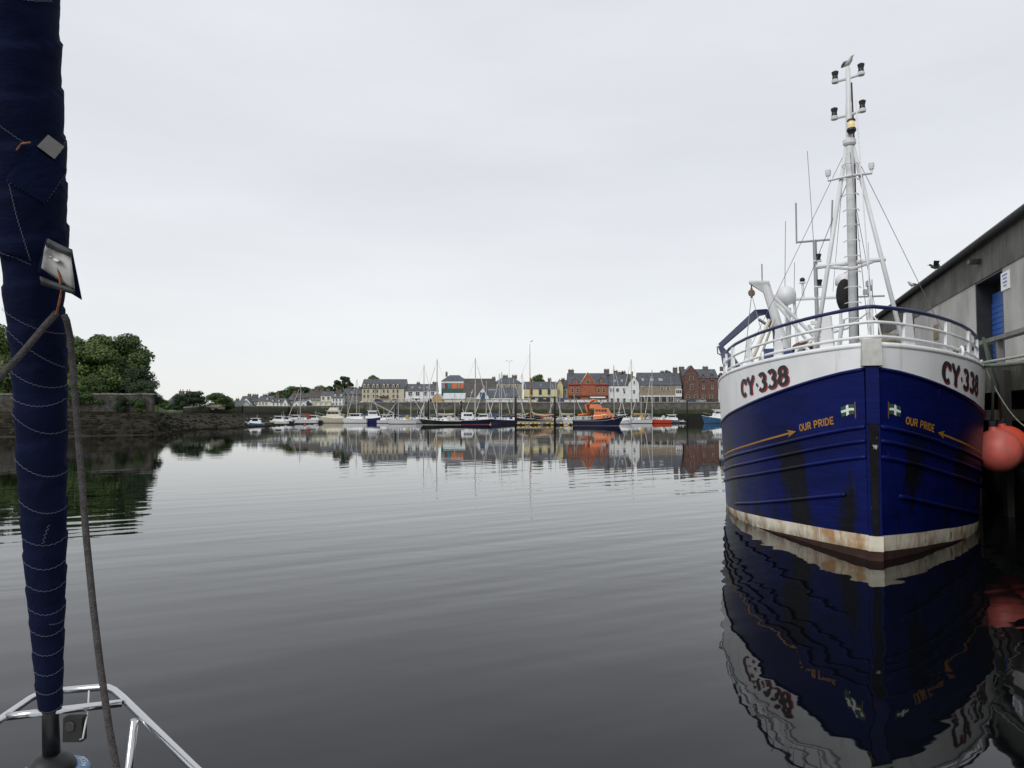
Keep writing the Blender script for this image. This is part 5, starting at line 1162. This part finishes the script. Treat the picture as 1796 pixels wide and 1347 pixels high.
rod('gantry_brace', (1352, 560), (1316, 640), .05, cream, 8, G - .6); rod('gantry_brace', (1360, 560), (1330, 640), .035, cream, 8, G - .3); rod('gantry_brace', (1482, 560), (1466, 640), .05, mp_w, 8, 6)
rod('gantry_brace', (1404, 600), (1490, 575), .035, mp_w, 6, 6.5); rod('gantry_brace', (1420, 570), (1460, 625), .035, mp_w, 6, 6.5); rod('gantry_brace', (1395, 625), (1440, 585), .03, mp_w, 6, 6.5)
rod('aerial_stub', (1340, 497), (1340, 463), .02, galv, 5, G)
rusty = M('rusty_block', (.12, .08, .05), .7, var=.4)
c = tp_(1321, 514, G)
bl_ = part('lifting_block', MB().lathe([(.02, -.06), (.1, -.05), (.1, .05), (.02, .06)], c, 14, Matrix.Rotation(R(90), 4, 'X')).c(c.x, c.y, c.z, .06, .16, .28), rusty, tw)
part('block_shackle', MB().t([tp_(1321, 500, G), c], .02, 6), rusty, tw)
rod('fall_rope', (1320, 524), (1307, 630), .012, galv, 5, G); rod('fall_rope', (1323, 524), (1337, 580), .01, galv, 5, G)
crane_m = M('crane_blue', (.014, .022, .085), .45, var=.15)
A_, B_, C_, D_ = tp_(1346, 547, 8.8), tp_(1330, 549, 8.8), tp_(1264, 607, 8.8), tp_(1292, 655, 8.8)
part('crane_arm', MB().t([tp_(1356, 556, 8.8), A_, B_, C_], [.10, .13, .14, .10], 4), crane_m, tw)
part('crane_jib', MB().t([C_, tp_(1270, 617, 8.8), tp_(1279, 632, 8.8), tp_(1287, 648, 8.8), tp_(1297, 690, 8.8)], [.09, .13, .27, .33, .26], 4), crane_m, tw)
part('crane_post', MB().t([tp_(1352, 550, 8.8), tp_(1366, 580, 8.8), tp_(1372, 660, 8.8)], [.14, .16, .18], 6), crane_m, tw)
part('crane_ram', MB().t([tp_(1333, 560, 8.8), tp_(1368, 583, 8.8)], .045, 8), steel, tw)
part('crane_hose', MB().t([C_, tp_(1259, 608, 8.8), tp_(1260, 620, 8.8), tp_(1272, 626, 8.8)], .018, 6), rubber, tw, True)
part('fish_bin', MB().c(*tp_(1366, 628, 7), .75, .5, .5), M('bin_blue', (.03, .05, .16), .5), tw)
part('net_heap', MB().ball(tp_(1412, 612, 7), .3, 14, 9, (1.1, .8, .7)), M('brown_net', (.1, .05, .03), .95, var=.5, scale=6, bump=1, bscale=9), tw, True)
part('net_heap', MB().ball(tp_(1562, 600, 4.5), .34, 14, 9, (1.2, .8, .6)), M('straw_net', (.22, .19, .13), .95, var=.5, scale=6, bump=1, bscale=9), tw, True)
c = tp_(1409, 619, 6.4); part('life_ring', MB().t([c + Vector((math.cos(R(k * 30)) * .16, 0, math.sin(R(k * 30)) * .16)) for k in range(12)], .05, 8, closed=True), white, tw, True)
part('rope_on_stem', MB().t([(.2, .25, 3.9), (.16, .3, 4.2), (.05, .5, 4.45), (-.3, 1.2, 4.2)], .014, 5), white, tw)
# fender buoys hanging between trawler and quay
buoym = M('fender_pink', (.72, .15, .12), .5, var=.15, scale=2, col2=None); overlay(buoym, (.6, .26, .22), 1.5, (1, 1, 1), .5, .7, .6)
buoyo = M('fender_orange', (.8, .11, .06), .45, var=.08)
def buoy(px_, py, Y, rad, m_, label, tie):
    c = at(px_, py, Y); t_ = thing('fender_buoy', label, 'buoy', c, 0, 'round fender buoys between trawler and quay')
    part('ball', MB().lathe([(max(.002, math.sin(math.pi * i / 16)) * rad, -math.cos(math.pi * i / 16) * rad * (1.06 if i > 8 else 1)) for i in range(16)] + [(.09, rad * 1.1), (.07, rad * 1.25)], (0, 0, 0), 28, Matrix.Rotation(R(-12), 4, 'Y')), m_, t_, True)
    part('eye', MB().lathe([(.085, 0), (.09, .1), (.05, .14)], (-.25 * rad, 0, rad * 1.17), 12), M('buoy_eye', (.03, .03, .05), .6), t_)
    a = Vector(tie) - c; part('lanyard', MB().t([(-.25 * rad, 0, rad * 1.25), a * .5 + Vector((.03, -.05, rad * .5)), a], .03, 6), M('green_rope', (.09, .12, .09), .9), t_, True)
def tww(v): return tw_m @ v
tw_m = Matrix.Translation((6.77, 13.34, 0)) @ Matrix.Rotation(-BA, 4, 'Z') @ Matrix.Scale(K, 4)
tie = tww(RP(4.0, 1, .66, -.04)); tie2 = tww(RP(4.15, 1, .66, -.04))
buoy(1751, 791, 17.0, .50, buoym, 'faded pink round fender buoy hung at the trawler shoulder', tie)
buoy(1766, 783, 18.1, .50, buoyo, 'bright orange-red fender buoy half hidden behind the pink one', tie2)
# mooring ropes to the quay
qm = Matrix.Translation((6.77, 13.34, 0)) @ Matrix.Rotation(-QA, 4, 'Z')
def rope(a, c, sag, r, m_, label):
    pts = [a.lerp(c, i / 14) - Vector((0, 0, sag * 4 * (i / 14) * (1 - i / 14))) for i in range(15)]
    o = solo('mooring_rope', MB().t(pts, r, 6), m_, label, 'rope', smooth=True); recentre(o)
gr = M('rope_green', (.17, .2, .16), .9, var=.3, scale=20); pale = M('rope_pale', (.4, .4, .36), .9, var=.2, scale=20)
rope(tww(RP(3.9, 1, .03, .0)), qm @ Vector((QE + .2, -3.0, 4.3)), .2, .045, gr, 'green mooring rope from the trawler bow to the quay edge')
rope(tww(RP(3.9, 1, .1, .0)), qm @ Vector((QE + .2, -2.2, 4.35)), .08, .03, pale, 'thin pale mooring rope beside the green one')
rope(tww(RP(5.0, 1, .3, .0)), qm @ Vector((QE + .0, 5.2, 2.3)), .5, .014, pale, 'slack thin line hanging down the quay piles')
# ------------------------------------------------------------------ gulls
def gull(px_, py, Y, label, wings, rz, dark_=False, s=1.0, loc=None):
    t_ = thing('gull', label, 'bird', loc or at(px_, py, Y), rz, scale=s)
    bm_ = M('gull_white', (.75, .75, .74), .8); gm = M('gull_grey', (.25, .26, .28), .8) if not dark_ else M('gull_dark', (.06, .055, .05), .8)
    part('body', MB().t([(-.24, 0, .17), (-.15, 0, .18), (0, 0, .17), (.12, 0, .21), (.17, 0, .28), (.22, 0, .30), (.26, 0, .29)], [.015, .05, .085, .07, .05, .045, .01], 10), bm_ if not dark_ else gm, t_, True)
    part('beak', MB().t([(.25, 0, .295), (.33, 0, .275)], [.016, .004], 6), M('beak_yellow', (.6, .4, .05), .5), t_)
    for sd__ in (-1, 1):
        part('leg', MB().t([(.0, sd__ * .035, .1), (.01, sd__ * .035, 0)], .008, 5), M('beak_yellow', (.6, .4, .05), .5), t_)
        if wings: w_ = MB().add([(.08, sd__ * .05, .22), (-.1, sd__ * .05, .2), (-.16, sd__ * .38, .36), (.06, sd__ * .34, .4), (-.2, sd__ * .66, .3), (.08, sd__ * .05, .24), (-.1, sd__ * .05, .22), (-.16, sd__ * .38, .375), (.06, sd__ * .34, .415), (-.2, sd__ * .66, .31)], [(0, 1, 2, 3), (3, 2, 4), (5, 6, 7, 8), (8, 7, 9), (0, 3, 8, 5), (1, 2, 7, 6), (3, 4, 9, 8), (2, 4, 9, 7)])
        else: w_ = MB().t([(.08, sd__ * .06, .2), (-.05, sd__ * .085, .2), (-.2, sd__ * .05, .19), (-.32, sd__ * .01, .18)], [.02, .05, .035, .008], 8)
        part('wing', w_, gm, t_, not wings)
def on_eave(px_): return qm @ Vector((SO - .2, py2q(px_), SE + .115))
gull(0, 0, 0, 'dark gull with lifted wings on the shed roof edge', True, R(150), True, 1.1, on_eave(1655))
gull(0, 0, 0, 'white gull standing at the shed roof edge', False, R(200), False, 1.2, on_eave(1612))
gull(0, 0, 0, 'white gull perched on top of the trawler mast', False, R(-80), False, .75, tww(Vector((0, MS, mz(105)))))
# ------------------------------------------------------------------ the yacht we stand on: furled headsail, pulpit, sheets
foot = at(90, 1338, 2.46); st_top = at(27, 0, 1.74)
ax = (st_top - foot); aft = Vector((ax.x, ax.y, 0)).normalized(); ath = Vector((-aft.y, aft.x, 0))
yc = thing('sailing_yacht', 'bow of a yacht with navy furled headsail and stainless pulpit', 'yacht', (foot.x, foot.y, 0))
LO = Vector((foot.x, foot.y, 0))
def lp(v): return Vector(v) - LO
def stay(py):                                     # point on the forestay seen at picture row py
    lo, hi = -1.0, 4.0
    for _ in range(50):
        m_ = (lo + hi) / 2; p = foot + ax * m_
        d = p - Vector((0, 0, CZ)); v = (-sp * d.y + cp * d.z) / (cp * d.y + sp * d.z); row = 673.5 - F * v
        if row > py: lo = m_
        else: hi = m_
    return lo
EDGE = [(-900, 98, 190), (-200, 92, 180), (0, 83, 170), (250, 76, 160), (430, 66, 142), (441, 63, 140), (447, 56, 116), (540, 51, 104), (600, 50, 100), (700, 50, 93), (800, 45, 88), (1000, 36, 72), (1150, 28, 54), (1238, 22, 44)]
def rad_at(py):
    w = interp(py, [(a, c) for a, b_, c in EDGE]); p = foot + ax * stay(py); return w / 2 / F * p.y * .85
def cen_px(py):
    right = interp(py, [(-900, 70), (-200, 98), (0, 107), (250, 118), (430, 122), (445, 119), (540, 113), (600, 118), (800, 118), (1000, 116), (1150, 112), (1238, 110)])
    return right - interp(py, [(a, c) for a, b_, c in EDGE]) / 2
u_ax = ax.normalized(); e2 = Vector((0, 0, CZ)) - (foot + ax * .55); e2 = (e2 - u_ax * e2.dot(u_ax)).normalized(); e1 = u_ax.cross(e2)
if e1.x < 0: e1 = -e1                              # e2 points back at the camera
def scen(py): 
    p = foot + ax * stay(py); return at(cen_px(py), py, p.y)
rows = [1238 - i * 6 for i in range(240)]
SC = [(py, scen(py), rad_at(py)) for py in rows]
sail = MB(); NA = 56
for k, (py, c, r) in enumerate(SC):
    for a in range(NA):
        an = 2 * math.pi * a / NA
        turn = (c.z * 9.0 + an / (2 * math.pi)) % 1.0            # overlapping wraps of cloth
        w = 1 + .085 * (turn - .5) * min(1, .085 / r) + .020 * math.sin(2 * an + c.z * 3)
        w += .030 * mnoise.noise(Vector((math.cos(an) * 1.2, math.sin(an) * 1.2, c.z * 14))) + .022 * mnoise.noise(Vector((math.cos(an) * 2.5 + 9, math.sin(an) * 2.5, c.z * 45 + an * 1.5)))
        sail.v.append(lp(c + (e1 * math.cos(an) + e2 * math.sin(an)) * r * w))
for k in range(len(SC) - 1):
    for a in range(NA):
        a2 = (a + 1) % NA; sail.f.append((k * NA + a, k * NA + a2, (k + 1) * NA + a2, (k + 1) * NA + a))
sail.f.append(tuple(range(NA))); sail.f.append(tuple((len(SC) - 1) * NA + a for a in range(NA)))
cloth = M('navy_canvas', (.005, .009, .034), .9, spec=.12, var=.22, scale=5, bump=.14, bscale=60, stretch=(1, 1, 2.2))
so = part('furled_sail', sail, cloth, yc, True)
def srf(px_, py, off=.004):                       # a place on the visible face of the sail
    c = scen(py); r = rad_at(py); cpx = cen_px(py); hw = interp(py, [(a, b3) for a, b2, b3 in EDGE]) / 2
    t_ = max(-.985, min(.985, (px_ - cpx) / hw)); return lp(c + (e1 * t_ + e2 * math.sqrt(1 - t_ * t_)) * (r * 1.035 + off))
thr = M('white_thread', (.13, .14, .18), .9)
def seam(pts, zig=2.0, rr=.0007):
    out_ = []; k = 0
    for (xa, ya), (xb, yb) in zip(pts, pts[1:]):
        n = max(2, int(math.hypot(xb - xa, yb - ya) / 3.2)); d = Vector((xb - xa, yb - ya)).normalized()
        for i in range(n):
            f_ = i / n; z_ = zig * (1 if k % 2 else -1) * .5; k += 1
            out_.append(srf(xa + (xb - xa) * f_ - d.y * z_, ya + (yb - ya) * f_ + d.x * z_))
    part('stitching', MB().t(out_, rr, 4), thr, so)
def bow(x0, y0, x1, y1, sag): return [(x0 + (x1 - x0) * i / 8, y0 + (y1 - y0) * i / 8 + sag * 4 * (i / 8) * (1 - i / 8)) for i in range(9)]
for x0, y0, x1, y1, sg_ in ((10, 540, 114, 580, 5), (16, 572, 113, 640, 4), (20, 642, 116, 670, 8), (22, 690, 115, 692, 8), (25, 718, 117, 748, 11), (31, 796, 117, 822, 10), (37, 866, 117, 884, 9), (42, 930, 116, 936, 7), (46, 972, 115, 976, 8), (49, 1010, 114, 1014, 8), (53, 1052, 114, 1056, 8), (56, 1090, 113, 1093, 8), (59, 1127, 112, 1129, 6), (60, 1163, 111, 1164, 6), (63, 1197, 110, 1197, 6), (66, 1230, 109, 1230, 5), (85, 1079, 113, 1082, 2)): seam(bow(x0, y0, x1, y1, sg_))
seam([(0, 222), (25, 238), (50, 252)]); seam([(19, 320), (30, 370), (42, 412), (54, 452)]); seam([(0, 436), (30, 446), (58, 458)], 1.5); seam([(84, 905), (78, 922), (74, 940)], 4)
seam([(4, 10), (60, 2), (90, -8)], 1.5); seam([(98, 260), (110, 235)], 1.5)
def quad_on(name, cs, m_, off, th=.0015, n=6):
    m = MB()
    for lay in (0, 1):
        for i in range(n + 1):
            for j in range(n + 1):
                u, v = i / n, j / n; x = (cs[0][0] * (1 - u) + cs[1][0] * u) * (1 - v) + (cs[3][0] * (1 - u) + cs[2][0] * u) * v; y_ = (cs[0][1] * (1 - u) + cs[1][1] * u) * (1 - v) + (cs[3][1] * (1 - u) + cs[2][1] * u) * v
                m.v.append(srf(x, y_, off + lay * th))
    q = (n + 1) ** 2
    for lay in (0, 1):
        for i in range(n):
            for j in range(n): a = lay * q + i * (n + 1) + j; m.f.append((a, a + n + 1, a + n + 2, a + 1))
    return part(name, m, m_, so, True)
quad_on('reinforcing_patch', [(54, 252), (111, 288), (74, 348), (12, 312)], M('navy_patch', (.006, .011, .04), .9, spec=.1, bump=.2, bscale=60), .004)
seam([(56, 255), (108, 288)], 3); seam([(104, 284), (67, 342)], 3); seam([(110, 292), (76, 346)], 3); seam([(14, 313), (74, 346)], 3)
quad_on('grey_tab', [(78, 229), (104, 247), (88, 270), (61, 251)], M('grey_webbing', (.3, .3, .28), .8, var=.1, scale=40), .007)
# clew flap with its pale lining
def flap(name, cs, m_, lift):
    m = MB(); n = 8
    for i in range(n + 1):
        for j in range(n + 1):
            u, v = i / n, j / n; x = (cs[0][0] * (1 - u) + cs[1][0] * u) * (1 - v) + (cs[3][0] * (1 - u) + cs[2][0] * u) * v; y_ = (cs[0][1] * (1 - u) + cs[1][1] * u) * (1 - v) + (cs[3][1] * (1 - u) + cs[2][1] * u) * v
            Yd = scen(y_).y - rad_at(y_) * .72 - lift - .02 * math.sin(v * 3.1) - .012 * u + .01 * math.sin(u * 5)
            m.v.append(lp(at(x, y_, Yd)))
    for i in range(n):
        for j in range(n): a = i * (n + 1) + j; m.f.append((a, a + n + 1, a + n + 2, a + 1))
    o = part(name, m, m_, so, True); sm_ = o.modifiers.new('thickness', 'SOLIDIFY'); sm_.thickness = .002; return o
flap('clew_flap', [(81, 417), (126, 438), (143, 526), (64, 478)], M('navy_patch', (.006, .011, .04), .9, spec=.1), .010)
flap('clew_lining', [(80, 430), (124, 449), (131, 512), (72, 470)], M('pale_lining', (.46, .46, .45), .85, var=.12, scale=25), .026)
flap('clew_webbing', [(84, 418), (126, 439), (126, 452), (80, 433)], M('dark_webbing', (.06, .06, .065), .85), .030)
flap('clew_webbing', [(70, 484), (128, 506), (131, 517), (72, 500)], M('dark_webbing', (.06, .06, .065), .85), .030)
flap('clew_slot', [(84, 451), (98, 461), (106, 456), (94, 449)], M('slot_white', (.7, .7, .7), .6), .033)
tw_c = M('orange_twine', (.26, .10, .05), .9, var=.5, scale=60)
def twine(pts, r=.0032): part('lashing', MB().t([lp(at(x, y_, scen(y_).y - rad_at(y_) * .8 - o_)) for x, y_, o_ in pts], r, 6), tw_c, so, True)
twine([(100, 458, .03), (104, 480, .04), (108, 510, .04), (104, 530, .03), (97, 558, .02)]); twine([(100, 462, .035), (114, 472, .03), (127, 484, .02), (124, 492, .0)]); twine([(54, 250, .0), (38, 252, .006), (22, 272, .006), (10, 300, .004), (0, 316, 0)], .0026)
# foil, drum and deck gear
foil_m = M('black_foil', (.012, .012, .013), .45)
part('furler_tube', MB().t([lp(scen(1225)), lp(foot + Vector((0, 0, .02)))], [.024, .027], 16), foil_m, yc, True)
drum = part('furling_drum', MB().lathe([(.03, .035), (.045, .03), (.062, .012), (.075, -.01), (.09, -.09), (.05, -.1), (.05, -.22), (.09, -.23), (.09, -.26)], lp(foot), 28), foil_m, yc, True)
blm = M('drum_blue', (.08, .2, .36), .4)
part('drum_ring', MB().lathe([(.078, -.02), (.104, -.022), (.112, -.034), (.112, -.045), (.078, -.046)], lp(foot) + Vector((.006, 0, 0)), 36), blm, drum, True)
def ringf(u, v): a = R(62) - u * 9.5; rr_ = .083 + v * .018; return lp(foot) + Vector((.006 + rr_ * math.cos(a), rr_ * math.sin(a), -.0195))
letters('OCEAN', .022, ringf, .09, 'letter', M('letter_pale', (.6, .65, .7), .6), drum)
part('stay_base', MB().t([lp(foot) + Vector((0, 0, -.25)), (0, 0, 1.08)], .02, 10), steel, yc)
PZ = 1.72
def PR(px_, py): 
    u = (673.5 - py) / F; d = Vector(((px_ - 898) / F, cp - u * sp, sp + u * cp)); k = (PZ - CZ) / d.z; return lp(Vector((0, 0, CZ)) + d * k)
rail_l = [PR(-160, 1370), PR(0, 1262), PR(52, 1226), PR(66, 1219), PR(80, 1215)]; rail_r = [PR(180, 1205), PR(190, 1206), PR(202, 1212), PR(216, 1224), PR(340, 1346), PR(520, 1520)]
pul = part('pulpit_rail', MB().t(rail_l + [PR(120, 1210)] + rail_r, .0125, 12), steel, yc, True)
part('pulpit_crossbar', MB().t([PR(12, 1257), PR(60, 1251), PR(214, 1233)], .0125, 12), steel, yc, True)
def drop(v, z=1.05): return Vector((v.x, v.y, z))
for (px_, py), (dx_, dy_) in (((236, 1262), (-.07, .02)), ((-20, 1276), (.05, .06)), ((420, 1424), (-.02, .06))):
    a = PR(px_, py); part('pulpit_leg', MB().t([a, drop(a + Vector((dx_, dy_, 0)))], .0125, 12), steel, yc, True)
a = PR(126, 1246); nl = part('bow_light', MB().c(a.x + .012, a.y, a.z - .058, .062, .03, .078), rubber, yc)
part('light_lens', MB().lathe([(.014, 0), (.017, .003), (.014, .006)], (a.x + .005, a.y - .016, a.z - .045), 14, Matrix.Rotation(R(90), 4, 'X')), M('lens_glass', (.05, .05, .05), .1), nl)
part('light_cable', MB().t([PR(156, 1212), PR(154, 1240) + Vector((0, 0, -.02)), PR(146, 1262) + Vector((0, 0, -.06)), a + Vector((.035, -.01, -.09))], .003, 6), M('pale_cable', (.6, .6, .6), .5), yc, True)
ropem = M('grey_sheet_rope', (.075, .068, .068), .95, var=.3, scale=60, bump=.6, bscale=220)
clew = scen(556)
part('sheet_rope', MB().t([lp(at(x, y_, Yd)) for x, y_, Yd in ((100, 548, clew.y - rad_at(556) - .005), (80, 570, clew.y - rad_at(570) - .02), (40, 618, 1.86), (0, 661, 1.8), (-60, 730, 1.74), (-220, 900, 1.6))], .0085, 10), ropem, yc, True)
part('sheet_rope', MB().t([lp(at(x, y_, Yd)) for x, y_, Yd in ((112, 552, clew.y - rad_at(556) * .6), (117, 562, clew.y - rad_at(560) * .5), (123, 590, 1.98), (128, 650, 1.975), (136, 750, 1.965), (144, 850, 1.95), (152, 950, 1.935), (163, 1060, 1.91), (176, 1170, 1.88), (192, 1280, 1.85), (205, 1350, 1.83), (240, 1560, 1.76))], .0088, 10), ropem, yc, True)
# deck and topsides under the pulpit
fw = -aft
def dk2(al, ac, z): v = Vector((0, 0, 0)) + fw * al + ath * ac; return Vector((v.x, v.y, z))
hm = MB(); dm = MB(); st_ = [(.32, .02), (.1, .16), (-.3, .36), (-.8, .58), (-1.5, .85), (-2.4, 1.12), (-3.6, 1.35)]
for al, hb_ in st_: hm.v += [dk2(al - .35, -hb_ * .55, -.3), dk2(al - .2, -hb_ * .85, .3), dk2(al, -hb_, 1.05), dk2(al, hb_, 1.05), dk2(al - .2, hb_ * .85, .3), dk2(al - .35, hb_ * .55, -.3)]; dm.v += [dk2(al, -hb_ + .01, 1.045), dk2(al, hb_ - .01, 1.045)]
for i in range(len(st_) - 1):
    for j in (0, 1, 3, 4): a = i * 6 + j; hm.f.append((a, a + 1, a + 7, a + 6))
    dm.f.append((2 * i, 2 * i + 1, 2 * i + 3, 2 * i + 2))
hm.f.append((0, 1, 2, 3, 4, 5)); n_ = (len(st_) - 1) * 6; hm.f.append(tuple(n_ + k for k in range(6)))
part('hull', hm, white, yc); part('deck', dm, M('deck_gel', (.6, .6, .58), .6, bump=.3, bscale=80), yc, False, False)
